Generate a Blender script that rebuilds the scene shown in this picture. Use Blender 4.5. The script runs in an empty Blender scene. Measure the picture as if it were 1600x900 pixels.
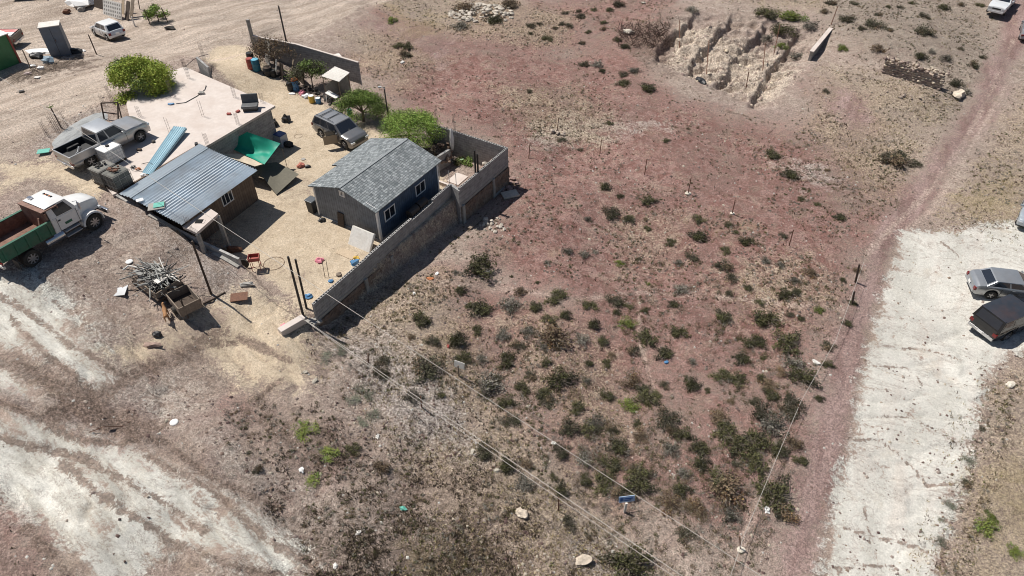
import bpy, bmesh, math, random
import numpy as np
from mathutils import Vector, Matrix
R=math.radians
SC=bpy.context.scene
COL=SC.collection
# ---------------- camera, sky, sun, exposure ----------------
CAM_H=28.0; PITCH=R(42.5); FPX=1100.0
cd=bpy.data.cameras.new('camera'); cam=bpy.data.objects.new('camera',cd); COL.objects.link(cam)
cam.location=(0,0,CAM_H); cam.rotation_euler=(R(90)-PITCH,0,0)
cd.sensor_width=36; cd.lens=FPX/1600*36; cd.clip_start=.1; cd.clip_end=3000
SC.camera=cam
SUN_EL=R(60); SDX,SDY=-.86,.51            # towards the sun, horizontally
w=bpy.data.worlds.new('World'); SC.world=w; w.use_nodes=True
nt=w.node_tree; nt.nodes.clear()
sky=nt.nodes.new('ShaderNodeTexSky'); sky.sky_type='NISHITA'; sky.sun_disc=False
sky.sun_elevation=SUN_EL; sky.sun_rotation=math.atan2(SDX,SDY)
bg=nt.nodes.new('ShaderNodeBackground'); bg.inputs[1].default_value=.05
ow=nt.nodes.new('ShaderNodeOutputWorld')
nt.links.new(sky.outputs[0],bg.inputs[0]); nt.links.new(bg.outputs[0],ow.inputs[0])
sl=bpy.data.lights.new('sun','SUN'); sl.energy=4.6; sl.angle=R(.5); sl.color=(1,.95,.88)
SC.cycles.filter_width=1.0 if hasattr(SC,'cycles') else 1.0
so=bpy.data.objects.new('sun',sl); COL.objects.link(so)
sd=Vector((SDX*math.cos(SUN_EL),SDY*math.cos(SUN_EL),math.sin(SUN_EL)))
so.rotation_euler=sd.to_track_quat('Z','Y').to_euler(); so.location=(0,30,60)
vs=SC.view_settings; vs.view_transform='Standard'; vs.look='None'; vs.exposure=.18; vs.gamma=1; vs.use_curve_mapping=False

# ---------------- materials ----------------
def srgb(r,g,b):
    f=lambda v:((v/255+.055)/1.055)**2.4 if v>10 else v/255/12.92
    return (f(r),f(g),f(b))
MC={}
def mat(name,col,rough=.8,metal=0,var=.15,scale=6,bump=.15,dirt=None,island=0,coat=0,spec=.5):
    """col = linear albedo. var = brightness variation of a fine noise; dirt=(colour,amount) large patchy second colour"""
    if name in MC: return MC[name]
    m=bpy.data.materials.new(name); m.use_nodes=True; n=m.node_tree; N=n.nodes; L=n.links
    b=N['Principled BSDF']; b.inputs['Roughness'].default_value=rough; b.inputs['Metallic'].default_value=metal
    b.inputs['Specular IOR Level'].default_value=spec; b.inputs['Coat Weight'].default_value=coat
    tc=N.new('ShaderNodeTexCoord')
    nz=N.new('ShaderNodeTexNoise'); nz.inputs['Scale'].default_value=scale; nz.inputs['Detail'].default_value=5; nz.inputs['Roughness'].default_value=.65
    L.new(tc.outputs['Object'],nz.inputs['Vector'])
    r=N.new('ShaderNodeValToRGB'); L.new(nz.outputs[0],r.inputs[0])
    r.color_ramp.elements[0].position=.3; r.color_ramp.elements[1].position=.72
    r.color_ramp.elements[0].color=tuple(c*(1-var) for c in col)+(1,)
    r.color_ramp.elements[1].color=tuple(min(c*(1+var),.9) for c in col)+(1,)
    out=r.outputs[0]
    if dirt:
        n2=N.new('ShaderNodeTexNoise'); n2.inputs['Scale'].default_value=scale*.22; n2.inputs['Detail'].default_value=6; n2.inputs['Roughness'].default_value=.7
        L.new(tc.outputs['Object'],n2.inputs['Vector'])
        r2=N.new('ShaderNodeValToRGB'); r2.color_ramp.elements[0].position=.5-.08; r2.color_ramp.elements[1].position=.68
        r2.color_ramp.elements[0].color=(0,0,0,1); r2.color_ramp.elements[1].color=(dirt[1],)*3+(1,)
        L.new(n2.outputs[0],r2.inputs[0])
        mx=N.new('ShaderNodeMix'); mx.data_type='RGBA'; L.new(r2.outputs[0],mx.inputs[0]); L.new(out,mx.inputs[6]); mx.inputs[7].default_value=dirt[0]+(1,)
        out=mx.outputs[2]
    if island:
        g=N.new('ShaderNodeNewGeometry'); hs=N.new('ShaderNodeHueSaturation')
        mr=N.new('ShaderNodeMapRange'); mr.inputs[3].default_value=1-island; mr.inputs[4].default_value=1+island
        oi=N.new('ShaderNodeObjectInfo'); mo=N.new('ShaderNodeMapRange'); mo.inputs[3].default_value=.68; mo.inputs[4].default_value=1.3; L.new(oi.outputs['Random'],mo.inputs[0]); mm=N.new('ShaderNodeMath'); mm.operation='MULTIPLY'; L.new(mo.outputs[0],mm.inputs[1])
        L.new(g.outputs['Random Per Island'],mr.inputs[0]); L.new(mr.outputs[0],mm.inputs[0]); L.new(mm.outputs[0],hs.inputs['Value']); L.new(out,hs.inputs['Color'])
        mr2=N.new('ShaderNodeMapRange'); mr2.inputs[3].default_value=.5-island*.06; mr2.inputs[4].default_value=.5+island*.06
        L.new(g.outputs['Random Per Island'],mr2.inputs[0]); L.new(mr2.outputs[0],hs.inputs['Hue'])
        out=hs.outputs[0]
    L.new(out,b.inputs['Base Color'])
    if bump:
        bp=N.new('ShaderNodeBump'); bp.inputs['Strength'].default_value=bump; bp.inputs['Distance'].default_value=.02
        L.new(nz.outputs[0],bp.inputs['Height']); L.new(bp.outputs[0],b.inputs['Normal'])
    MC[name]=m; return m

# ---------------- object bookkeeping ----------------
def tag(o,label=None,cat=None,group=None,kind=None):
    if label: o['label']=label
    if cat: o['category']=cat
    if group: o['group']=group
    if kind: o['kind']=kind
    return o
def empty(name,loc,rz=0,label=None,cat=None,group=None):
    o=bpy.data.objects.new(name,None); o.empty_display_size=.3; COL.objects.link(o); o.location=loc; o.rotation_euler=(0,0,rz)
    return tag(o,label,cat,group)
def Tm(loc=(0,0,0),rz=0,rx=0,ry=0):
    return Matrix.Translation(Vector(loc))@Matrix.Rotation(rz,4,'Z')@Matrix.Rotation(ry,4,'Y')@Matrix.Rotation(rx,4,'X')
class MB:
    def __init__(s): s.v=[]; s.f=[]; s.m=[]; s.cm=0
    def add(s,vs,fs):
        o=len(s.v); s.v+=[tuple(p) for p in vs]; s.f+=[tuple(i+o for i in f) for f in fs]; s.m+=[s.cm]*len(fs); return s
    def box(s,c,d,M=None,top=(1,1),tsh=(0,0)):
        """box centred c, size d, top face scaled by top, shifted by tsh"""
        x,y,z=(k/2 for k in d); vs=[]
        for k,(sx,sy) in ((-1,(1,1)),(1,top)):
            ox,oy=(0,0) if k<0 else tsh
            for a,b in ((-1,-1),(1,-1),(1,1),(-1,1)): vs.append(Vector((c[0]+a*x*sx+ox,c[1]+b*y*sy+oy,c[2]+k*z)))
        if M: vs=[M@p for p in vs]
        return s.add(vs,[(3,2,1,0),(4,5,6,7),(0,1,5,4),(1,2,6,5),(2,3,7,6),(3,0,4,7)])
    def tube(s,a,b,r,r2=None,n=8,cap=True):
        a=Vector(a); b=Vector(b); r2=r if r2 is None else r2; d=b-a
        if d.length<1e-6: return s
        q=d.to_track_quat('Z','Y'); vs=[]
        for p,rr in ((a,r),(b,r2)):
            for i in range(n):
                t=2*math.pi*i/n; vs.append(p+q@Vector((rr*math.cos(t),rr*math.sin(t),0)))
        fs=[(i,(i+1)%n,n+(i+1)%n,n+i) for i in range(n)]
        if cap: fs+=[tuple(range(n-1,-1,-1)),tuple(range(n,2*n))]
        return s.add(vs,fs)
    def path(s,ps,r,n=6):
        for a,b in zip(ps,ps[1:]): s.tube(a,b,r,n=n)
        return s
    def lathe(s,prof,c=(0,0,0),n=16,M=None):
        vs=[]; 
        for r,z in prof:
            for i in range(n):
                t=2*math.pi*i/n; p=Vector((c[0]+r*math.cos(t),c[1]+r*math.sin(t),c[2]+z)); vs.append(M@p if M else p)
        fs=[]
        for k in range(len(prof)-1):
            for i in range(n): fs.append((k*n+i,k*n+(i+1)%n,(k+1)*n+(i+1)%n,(k+1)*n+i))
        fs+=[tuple(range(n-1,-1,-1)),tuple((len(prof)-1)*n+i for i in range(n))]
        return s.add(vs,fs)
    def prism(s,pts,z0,z1,M=None):
        """pts 2d ccw; z0/z1 number or list"""
        n=len(pts); a=z0 if isinstance(z0,(list,tuple)) else [z0]*n; b=z1 if isinstance(z1,(list,tuple)) else [z1]*n
        vs=[Vector((p[0],p[1],a[i])) for i,p in enumerate(pts)]+[Vector((p[0],p[1],b[i])) for i,p in enumerate(pts)]
        if M: vs=[M@p for p in vs]
        return s.add(vs,[tuple(range(n-1,-1,-1)),tuple(range(n,2*n))]+[(i,(i+1)%n,n+(i+1)%n,n+i) for i in range(n)])
    def plate(s,q,t):
        """quad/polygon q (3d points), thickened by t along minus its normal"""
        q=[Vector(p) for p in q]; nrm=(q[1]-q[0]).cross(q[-1]-q[0]).normalized(); n=len(q)
        vs=q+[p-nrm*t for p in q]
        return s.add(vs,[tuple(range(n)),tuple(range(2*n-1,n-1,-1))]+[((i+1)%n,i,n+i,n+(i+1)%n) for i in range(n)])
    def grid(s,P,close=False):
        """P[i][j] points"""
        h=len(P); wd=len(P[0]); fs=[]
        for i in range(h-1):
            for j in range(wd-1 if not close else wd):
                k=(j+1)%wd; fs.append((i*wd+j,i*wd+k,(i+1)*wd+k,(i+1)*wd+j))
        return s.add([p for r in P for p in r],fs)
    def ico(s,c,r,seed=0,rough=.25,sub=1,sq=(1,1,1)):
        bm=bmesh.new(); bmesh.ops.create_icosphere(bm,subdivisions=sub,radius=1)
        rn=random.Random(seed)
        vs=[Vector((v.co.x*sq[0],v.co.y*sq[1],v.co.z*sq[2]))*(r*(1+rn.uniform(-rough,rough)))+Vector(c) for v in bm.verts]
        fs=[tuple(v.index for v in f.verts) for f in bm.faces]; bm.free()
        return s.add(vs,fs)
    def build(s,name,mats,parent=None,loc=None,rz=0,smooth=False,bevel=0,label=None,cat=None,group=None,kind=None):
        me=bpy.data.meshes.new(name); me.from_pydata(s.v,[],s.f)
        ms=mats if isinstance(mats,(list,tuple)) else [mats]
        for m_ in ms: me.materials.append(m_)
        if len(ms)>1: me.polygons.foreach_set('material_index',s.m)
        if bevel:
            bm=bmesh.new(); bm.from_mesh(me); bmesh.ops.remove_doubles(bm,verts=bm.verts,dist=1e-4)
            es=[e for e in bm.edges if len(e.link_faces)==2 and e.calc_face_angle(0)>.5]
            bmesh.ops.bevel(bm,geom=es,offset=bevel,segments=2,affect='EDGES',profile=.6,clamp_overlap=True); bm.to_mesh(me); bm.free()
        if smooth:
            me.polygons.foreach_set('use_smooth',[True]*len(me.polygons)); 
            try: me.set_sharp_from_angle(angle=R(38))
            except Exception: pass
        o=bpy.data.objects.new(name,me); COL.objects.link(o)
        if loc is not None: o.location=loc; o.rotation_euler=(0,0,rz)
        if parent: o.parent=parent
        return tag(o,label,cat,group,kind)
def copy_tree(o,parent=None):
    c=o.copy(); COL.objects.link(c)
    if parent: c.parent=parent
    for ch in list(o.children): copy_tree(ch,c)
    return c

# ---------------- terrain ----------------
def ray_at(px,py,z):
    u=(px-800)/FPX; v=(py-450)/FPX; s,c=math.sin(PITCH),math.cos(PITCH)
    d=(u,c-v*s,-(s+v*c)); t=(z-CAM_H)/d[2]; return (d[0]*t,d[1]*t)
CP=[(150,240,2.93),(60,400,2.9),(180,350,2.7),(220,385,2.2),(300,430,1.1),(370,455,.35),(440,490,0),(400,560,-.1),(250,480,1.2),(100,520,2.2),(0,600,2.1),(100,800,1.2),(300,700,.6),(450,650,-.2),(300,880,.2),(0,880,1.2),(500,800,-.8),(600,600,-1.2),(530,545,-1.05),(560,500,-1.25),(620,450,-1.5),(681,404,-1.7),(728,330,-1.9),(791,285,-2),(830,240,-2),(700,150,-1.5),(600,120,-1),(570,110,-.8),(450,60,0),(390,40,.7),(350,90,1.0),(300,60,1.3),(172,50,1.0),(85,75,1.8),(20,100,2.2),(60,190,2.9),(185,170,2.85),(235,120,2.6),(285,95,2.2),(0,0,1.5),(500,0,0),(750,20,-1),(900,100,-2),(900,250,-2.5),(1000,400,-3),(800,450,-2.3),(800,600,-2.2),(1000,600,-3),(1000,800,-3),(700,750,-1.8),(800,880,-2),(1250,600,-3.0),(1200,850,-3.2),(1450,500,-3.4),(1450,850,-3.4),(1590,700,-3),(1400,300,-2.8),(1500,200,-2.2),(1550,50,-1.5),(1400,50,-.5),(1400,130,-1.5),(1250,100,-2),(1200,230,-2.8),(1100,20,-1),(1590,300,-2.5),(1590,450,-2.9),(1590,0,-1),(190,300,2.85),(60,300,2.9)]
CW=np.array([ray_at(a,b,z)+(z,) for a,b,z in CP])
def vnoise(x,y,seed=0):
    x=np.asarray(x,float); y=np.asarray(y,float)
    xi=np.floor(x).astype(np.int64); yi=np.floor(y).astype(np.int64); xf=x-xi; yf=y-yi
    u=xf*xf*(3-2*xf); v=yf*yf*(3-2*yf)
    def h(a,b):
        n=(a*374761393+b*668265263+seed*1442695041)&0x7fffffff
        n=((n^(n>>13))*1274126177)&0x7fffffff
        return ((n^(n>>16))&0xffff)/65535.
    return (h(xi,yi)*(1-u)+h(xi+1,yi)*u)*(1-v)+(h(xi,yi+1)*(1-u)+h(xi+1,yi+1)*u)*v
def fbm(x,y,o=4,seed=0):
    t=0;a=.5;
    for k in range(o): t=t+a*vnoise(x*2**k+17*k,y*2**k-9*k,seed+k); a*=.5
    return t/(1-.5**o)
def sdist(X,Y,poly):
    """signed distance, positive inside"""
    X=np.asarray(X,float);Y=np.asarray(Y,float)
    d=np.full(X.shape,1e9); ins=np.zeros(X.shape,bool); n=len(poly)
    for i in range(n):
        x1,y1=poly[i][:2]; x2,y2=poly[(i+1)%n][:2]; ex,ey=x2-x1,y2-y1
        t=np.clip(((X-x1)*ex+(Y-y1)*ey)/(ex*ex+ey*ey+1e-12),0,1)
        d=np.minimum(d,np.hypot(X-x1-t*ex,Y-y1-t*ey))
        c=((y1>Y)!=(y2>Y)); 
        ins^=c&(X<(x2-x1)*(Y-y1)/(y2-y1+1e-12)+x1)
    return np.where(ins,d,-d)
MOUTH=ray_at(350,84,.8)
W2=lambda L,z=0:[ray_at(a,b,z) for a,b in L]
# the walled yard, cut level into the slope (outline follows walls and buildings)
YARD=W2([(392,55),(452,80),(562,112)],1)+W2([(600,160)],0)+W2([(676,204),(789,241)],.6)+W2([(722,303)],.2)+W2([(487,484)],.6)+W2([(440,480),(384,424)],0)+\
     [(-19.2,33.0),(-23.9,36.2),(-24.2,38.0),(-25.8,46.6),(-27.5,50.0),(-25.6,52.9)]
PIT=W2([(1040,30),(1090,20),(1180,25),(1285,50),(1295,75),(1262,105),(1225,150),(1195,165),(1090,125),(1020,95),(990,75)],-1.5)
COURT=W2([(640,215),(690,212),(775,240),(722,296),(690,290),(660,262)],0)
def height(X,Y,fine=True):
    X=np.asarray(X,float);Y=np.asarray(Y,float); sh=X.shape; X=X.ravel();Y=Y.ravel()
    num=np.zeros(X.shape);den=np.zeros(X.shape)
    for cx,cy,cz in CW:
        ww=1/((X-cx)**2+(Y-cy)**2+1.2)**1.7; num+=ww*cz; den+=ww
    h=num/den
    far=np.clip((np.hypot(X,Y-40)-60)/150,0,1); h=h*(1-far)+far*(-2+8*(fbm(X/60,Y/60,3,5)-.5))
    if fine:
        h=h+.35*(fbm(X/5,Y/5,4,1)-.5)
        # rills on the pale rock at the near left
        a=(X*.80-Y*.6); b=(X*.6+Y*.8)
        m=np.clip((-4-X)/4,0,1)*np.clip((31-Y)/3,0,1)
        rl=np.abs(fbm(a/4+.4*fbm(X/2,Y/2,2,9),b/.9,3,7)-.5); h-=m*.22*np.clip(1-rl*9,0,1)
        m2=np.clip((X-17)/2,0,1)*np.clip((34-Y)/4,0,1)
        rl=np.abs(fbm(X/5+.5*fbm(X,Y,2,3),Y/1.3+fbm(X/3,Y/3,2,4),3,11)-.5); h-=m2*.12*np.clip(1-rl*12,0,1)
        h+=.5*np.clip((fbm(X/2.2,Y/2.2,4,21)-.55),0,1)*np.clip((X+6)/5,0,1)*np.clip((17+0*X-X)/4,0,1)
    sd_=sdist(X,Y,PIT); k=np.clip(sd_/2.6+.02,0,1); k=k*k*(3-2*k)
    u=(X-20)/15
    h=h-k*(1.1+.5*np.abs(fbm(X*.5+Y*.2,Y*1.2-X*.3,3,31)-.5)*3)
    # two stepped ledges left across the pit floor
    ju=(X*.86-Y*.51)/3.4+.5*fbm(X/3,Y/3,3,33); jv=(-X*.42-Y*.9)/2.1+.6*fbm(X/2,Y/2,3,35)
    su=ju%1; sv=jv%1; h+=k*(.95*su*np.clip((1-su)*9,0,1)+.55*sv*np.clip((1-sv)*7,0,1)+.9*(fbm(X*1.1,Y*1.1,4,37)-.5)+.3*(fbm(X*3.5,Y*3.5,2,38)-.5))
    sy=sdist(X,Y,YARD); ky=np.clip((sy+.05)/.18,0,1)
    mx_,my_=MOUTH; rise=np.clip(1.25-np.hypot(X-mx_,Y-my_)/9,0,1); rise=rise*rise*(3-2*rise)
    hy=h*rise+.05*(fbm(X/2,Y/2,3,2)-.5)
    sc_=sdist(X,Y,COURT); kc=np.clip(sc_/.4,0,1); hy=hy-.9*kc*np.clip((X+6.6)/1.2,0,1)
    h=np.where(sy>-.05,h*(1-ky)+hy*ky,h)
    # pads under the slab so the pale roof stands clear
    return h.reshape(sh)
def hz(x,y): return float(height(np.array([x]),np.array([y]))[0])
def G(px,py,lift=0):
    z=0.
    for k in range(14):
        x,y=ray_at(px,py,z); z2=hz(x,y); z=z+.6*(z2-z)
    return Vector((x,y,z+lift))
def head(a,b):
    p,q=G(*a),G(*b); return math.atan2(q.y-p.y,q.x-p.x)
def axis(lo,hi,d,flo,fhi,g=1.25):
    a=list(np.arange(lo,hi+d/2,d)); s=d
    while a[-1]<fhi: s*=g; a.append(a[-1]+s)
    s=d
    while a[0]>flo: s*=g; a.insert(0,a[0]-s)
    return np.array(a)
ax=axis(-57,57,.15,-900,900); ay=axis(10,80,.15,-300,1500)
GX,GY=np.meshgrid(ax,ay); GZ=height(GX,GY)
# soil zones: each is a soft mask kept as a vertex attribute, broken up by noise in the material
Z={}
def zone(name,polys,soft=1.2,w=1.0):
    m=Z.setdefault(name,np.zeros(GX.shape))
    for p in polys:
        z=p[0]; pw=W2(p[1:],z); xs=[q[0] for q in pw]; ys=[q[1] for q in pw]
        bb=(GX>min(xs)-3)&(GX<max(xs)+3)&(GY>min(ys)-3)&(GY<max(ys)+3)
        s_=sdist(GX[bb],GY[bb],pw); m[bb]=np.maximum(m[bb],w*np.clip(.5+s_/(2*soft),0,1))
zone('tan',[(0,(340,90),(380,85),(440,128),(520,172),(600,205),(680,230),(700,300),(722,303),(490,490),(395,425),(300,350),(420,250),(425,190),(330,125))],.6)
zone('tan',[(0,(400,440),(480,500),(505,545),(480,600),(400,610),(300,570),(210,610),(170,590),(300,500))],1.2,.8)
zone('tan',[(2,(0,270),(130,270),(190,310),(150,330),(60,300),(0,330))],1,.8)
zone('street',[(1.5,(-80,-40),(620,-40),(500,25),(395,48),(340,95),(285,100),(230,125),(180,175),(120,215),(0,290),(-80,330))],1.2)
zone('white',[(2,(-60,450),(40,440),(110,490),(190,575),(165,615),(80,570),(-60,540)),(.8,(200,690),(330,735),(440,800),(470,860),(380,880),(300,800)),(1.5,(-60,545),(30,570),(95,640),(60,650),(-60,610)),
  (1,(-60,650),(100,665),(240,690),(310,740),(380,810),(370,880),(250,850),(150,960),(80,850),(-60,720))],.9,.85)
zone('lot',[(-3.3,(1405,372),(1600,362),(1700,380),(1700,530),(1570,560),(1530,600),(1522,680),(1498,760),(1470,860),(1450,980),(1275,980),(1298,800),(1330,680),(1342,600),(1372,480))],.7)
zone('road',[(-3,(1240,980),(1270,880),(1300,800),(1330,680),(1342,600),(1372,480),(1405,372),(1470,290),(1535,200),(1600,90),(1640,0),(1650,-40),(1540,-40),(1562,70),(1510,175),(1430,280),(1375,360),(1345,430),(1300,560),(1255,720),(1225,860),(1210,980))],.9)
zone('red',[(-2.3,(600,60),(700,95),(850,85),(1000,95),(1060,165),(1180,180),(1280,215),(1340,300),(1350,370),(1330,450),(1290,560),(1240,600),(1000,540),(820,440),(745,400),(800,262),(690,190),(575,125))],2.2,1.0)
zone('red',[(-2.8,(700,430),(1000,500),(1300,560),(1240,760),(1150,860),(1000,800),(820,740),(700,600),(640,470)),(-2.2,(1180,180),(1290,190),(1350,230),(1440,270),(1430,330),(1370,400),(1340,520),(1270,600),(1250,480),(1300,400),(1280,300)),(-1,(560,20),(700,40),(900,-30),(1060,-30),(1040,60),(980,110),(800,110),(600,90)),(-2.3,(1250,120),(1330,150),(1390,200),(1370,260),(1280,250)),(-1.5,(540,100),(620,90),(720,140),(820,250),(800,330),(700,200),(600,170)),(-.5,(380,640),(470,660),(560,700),(540,740),(430,700)),(1,(-60,780),(30,810),(120,920),(-60,960))],2.2,.75)
zone('grass',[(-2.3,(770,150),(900,140),(970,190),(930,225),(820,215)),(-1.5,(1290,95),(1400,120),(1500,150),(1450,240),(1380,300),(1270,190)),(-2.5,(1480,350),(1540,240),(1600,150),(1700,150),(1700,370),(1560,365)),(-3,(1540,600),(1600,545),(1750,560),(1750,980),(1450,980),(1500,760)),
  (-1.5,(540,70),(640,60),(700,100),(620,150),(560,110)),(-1,(560,0),(700,-20),(900,20),(880,60),(700,60)),(-1.7,(500,480),(600,430),(700,430),(800,620),(900,720),(1000,860),(1100,960),(700,960),(640,740),(560,620),(500,540)),(-2.5,(1040,-30),(1290,-30),(1290,40),(1200,30),(1100,20))],1.6,.75)
zone('hill',[(-1,(1280,-60),(1560,-60),(1560,80),(1510,180),(1480,200),(1420,90),(1350,85),(1290,40)),(-2.7,(1180,225),(1300,195),(1400,260),(1400,330),(1350,370),(1250,340)),(-1,(900,-30),(1060,-30),(1050,40),(900,30))],2,.85)
zone('dark',[(-.4,(400,640),(440,650),(550,680),(560,715),(480,735),(415,700)),(-1.5,(560,790),(640,730),(760,750),(860,850),(900,960),(420,960),(430,800)),(1.7,(60,90),(140,90),(160,110),(60,130))],1.5,.75)
zone('gravel',[(2,(60,200),(150,175),(175,190),(110,235),(60,250)),(1,(215,360),(300,370),(390,440),(360,470),(300,430)),(-1.2,(500,520),(600,520),(740,640),(760,700),(600,690),(520,600)),(-2,(860,840),(930,820),(990,850),(1000,880),(940,900),(880,880))],1.4,.75)
zone('reddark',[(2,(-40,585),(60,610),(180,595),(215,640),(120,662),(-40,642)),(1,(150,655),(300,690),(440,755),(430,790),(300,740),(150,690)),(1,(-60,790),(30,815),(120,930),(-60,960)),(0,(230,590),(320,510),(345,500),(300,560),(200,640),(150,650))],1.0,.62)
zone('shale',[(-2,(1060,40),(1120,60),(1220,80),(1250,110),(1210,155),(1150,140),(1040,105))],1.0,.9)
def line(name,items,w=1.0):
    m=Z.setdefault(name,np.zeros(GX.shape))
    for z,wd,pts in items:
        pw=W2(pts,z); d=np.full(GX.shape,1e9)
        for (x1,y1),(x2,y2) in zip(pw,pw[1:]):
            ex,ey=x2-x1,y2-y1; t=np.clip(((GX-x1)*ex+(GY-y1)*ey)/(ex*ex+ey*ey),0,1); d=np.minimum(d,np.hypot(GX-x1-t*ex,GY-y1-t*ey))
        m[:]=np.maximum(m,w*np.clip(1.15-d/wd,0,1))
line('vein',[(1.5,.85,[(-30,565),(50,590),(100,612),(160,645),(215,655)]),(1,.3,[(-30,695),(60,705),(130,715),(180,740),(250,775),(310,815)]),(.8,.3,[(180,660),(260,690),(330,740),(420,765)]),
  (.8,.75,[(95,665),(150,635),(200,600),(280,550),(335,508)]),(.8,.3,[(100,730),(150,770),(250,830),(350,870),(420,880)]),(1,.25,[(-20,640),(50,660),(120,690),(190,690),(260,650)]),(2,.25,[(0,470),(60,500),(110,540),(190,575)]),(2,.25,[(20,500),(70,555),(140,600)]),
  (1,.3,[(40,830),(90,880),(140,930)]),(.8,.3,[(230,710),(330,760),(420,830),(480,850)]),(-.2,.35,[(300,560),(380,530),(450,560)]),(-.5,.3,[(405,640),(410,620),(440,600)]),
  (-3.2,.11,[(1325,688),(1376,692),(1400,708),(1424,728),(1450,757),(1490,755)]),(-3.2,.09,[(1352,652),(1420,655),(1460,675),(1500,700)]),(-3.2,.12,[(1280,878),(1310,890),(1360,882),(1400,884)]),(-3.2,.1,[(1320,825),(1380,838),(1440,850),(1470,870)]),(-3.2,.09,[(1360,575),(1420,577),(1440,605)]),(-3.2,.09,[(1380,540),(1450,545),(1500,560)]),(-3.2,.1,[(1352,790),(1358,820),(1362,850)]),(-3.2,.12,[(1465,385),(1480,395),(1497,408)]),
  (-1.7,.12,[(1055,85),(1100,95),(1180,117)]),(-1.7,.12,[(1090,55),(1150,68),(1210,88)]),(-1.2,.2,[(755,80),(775,84),(795,91)]),(-2.2,.25,[(1130,168),(1150,172),(1170,176)])],.9)
zone('vein',[(-1.6,(955,45),(1030,38),(1055,60),(1045,90),(1072,125),(1020,112),(985,80))],.6,.6)
zone('tan',[(-3.2,(1480,400),(1600,380),(1700,400),(1700,520),(1590,545),(1545,560),(1500,540),(1490,470))],2.5,.55)
zone('road',[(-2.6,(1290,130),(1340,160),(1365,215),(1330,210),(1290,180)),(-1.9,(690,120),(640,90),(560,60),(620,50),(720,70))],1.2,.6)
zone('grass',[(-2.4,(800,490),(900,510),(1000,590),(1030,700),(930,720),(820,660),(760,590)),(-2.8,(1100,430),(1250,400),(1330,440),(1290,500),(1150,500)),(-2.6,(960,330),(1060,330),(1080,400),(980,420))],2.0,.5)
line('track',[(-1.4,.4,[(540,518),(600,487),(660,455),(700,436),(790,436),(900,452),(1010,432),(1200,445),(1330,452)]),(-2.8,.35,[(1355,395),(1400,350),(1450,300),(1500,235),(1545,150),(1575,80)]),(-2.8,.35,[(1400,375),(1450,335),(1495,270),(1535,200),(1570,140)]),(-2.8,.2,[(1490,330),(1470,310),(1485,290),(1495,250)]),
  (2.5,.25,[(-20,200),(100,158),(180,133),(260,92),(330,70),(420,48)]),(2.5,.25,[(-20,235),(100,195),(190,150),(240,118)]),(2.5,.3,[(-20,165),(80,140),(170,112),(240,75),(330,50),(440,25)]),(1.5,.25,[(40,40),(150,22),(300,25),(420,10)]),(-2.3,.3,[(1230,640),(1215,700),(1160,850)]),(-1.8,.25,[(1000,440),(1005,520),(1030,600),(1040,660)])],.6)
zone('ochre',[(-3,(1520,740),(1600,720),(1700,800),(1700,900),(1560,880)),(-2.5,(1480,330),(1540,250),(1600,260),(1600,330)),(-1,(600,20),(680,20),(700,60),(620,70)),(-2.3,(1110,330),(1180,350),(1170,370),(1120,360)),(-1.5,(640,850),(740,870),(720,930),(620,920))],1.5,.55)
zone('pale',[(0,(330,690),(450,740),(600,760),(640,800),(560,900),(400,960),(330,900),(380,820)),(-1.5,(500,530),(640,560),(760,700),(700,720),(560,640)),(-3,(1040,210),(1000,200),(880,190),(830,230),(860,240)),(-2.7,(1270,140),(1330,170),(1350,210),(1300,205)),(-2.7,(1220,250),(1300,255),(1330,290),(1260,300)),(-1.5,(830,180),(880,190),(870,220),(820,215)),(1.5,(0,420),(70,420),(300,590),(240,640),(60,560))],1.5,.6)
def make_ground():
    ny,nx=GX.shape; me=bpy.data.meshes.new('ground')
    co=np.stack([GX,GY,GZ],-1).reshape(-1,3).astype(np.float32)
    i=np.arange(ny*nx).reshape(ny,nx); q=np.stack([i[:-1,:-1],i[:-1,1:],i[1:,1:],i[1:,:-1]],-1).reshape(-1,4)
    me.vertices.add(len(co)); me.vertices.foreach_set('co',co.ravel())
    me.loops.add(q.size); me.loops.foreach_set('vertex_index',q.ravel().astype(np.int32))
    me.polygons.add(len(q)); me.polygons.foreach_set('loop_start',np.arange(0,q.size,4,dtype=np.int32)); me.polygons.foreach_set('loop_total',np.full(len(q),4,np.int32))
    me.polygons.foreach_set('use_smooth',np.ones(len(q),bool)); me.update(calc_edges=True)
    for k,v in Z.items():
        a=me.attributes.new('zone_'+k,'FLOAT','POINT'); a.data.foreach_set('value',v.ravel().astype(np.float32))
    o=bpy.data.objects.new('ground',me); COL.objects.link(o); tag(o,kind='structure'); return o
ground=make_ground()
def hz(x,y):
    j=min(max(int(np.searchsorted(ax,x))-1,0),len(ax)-2); i=min(max(int(np.searchsorted(ay,y))-1,0),len(ay)-2); u=(x-ax[j])/(ax[j+1]-ax[j]); v=(y-ay[i])/(ay[i+1]-ay[i])
    return float((GZ[i,j]*(1-u)+GZ[i,j+1]*u)*(1-v)+(GZ[i+1,j]*(1-u)+GZ[i+1,j+1]*u)*v)
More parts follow.
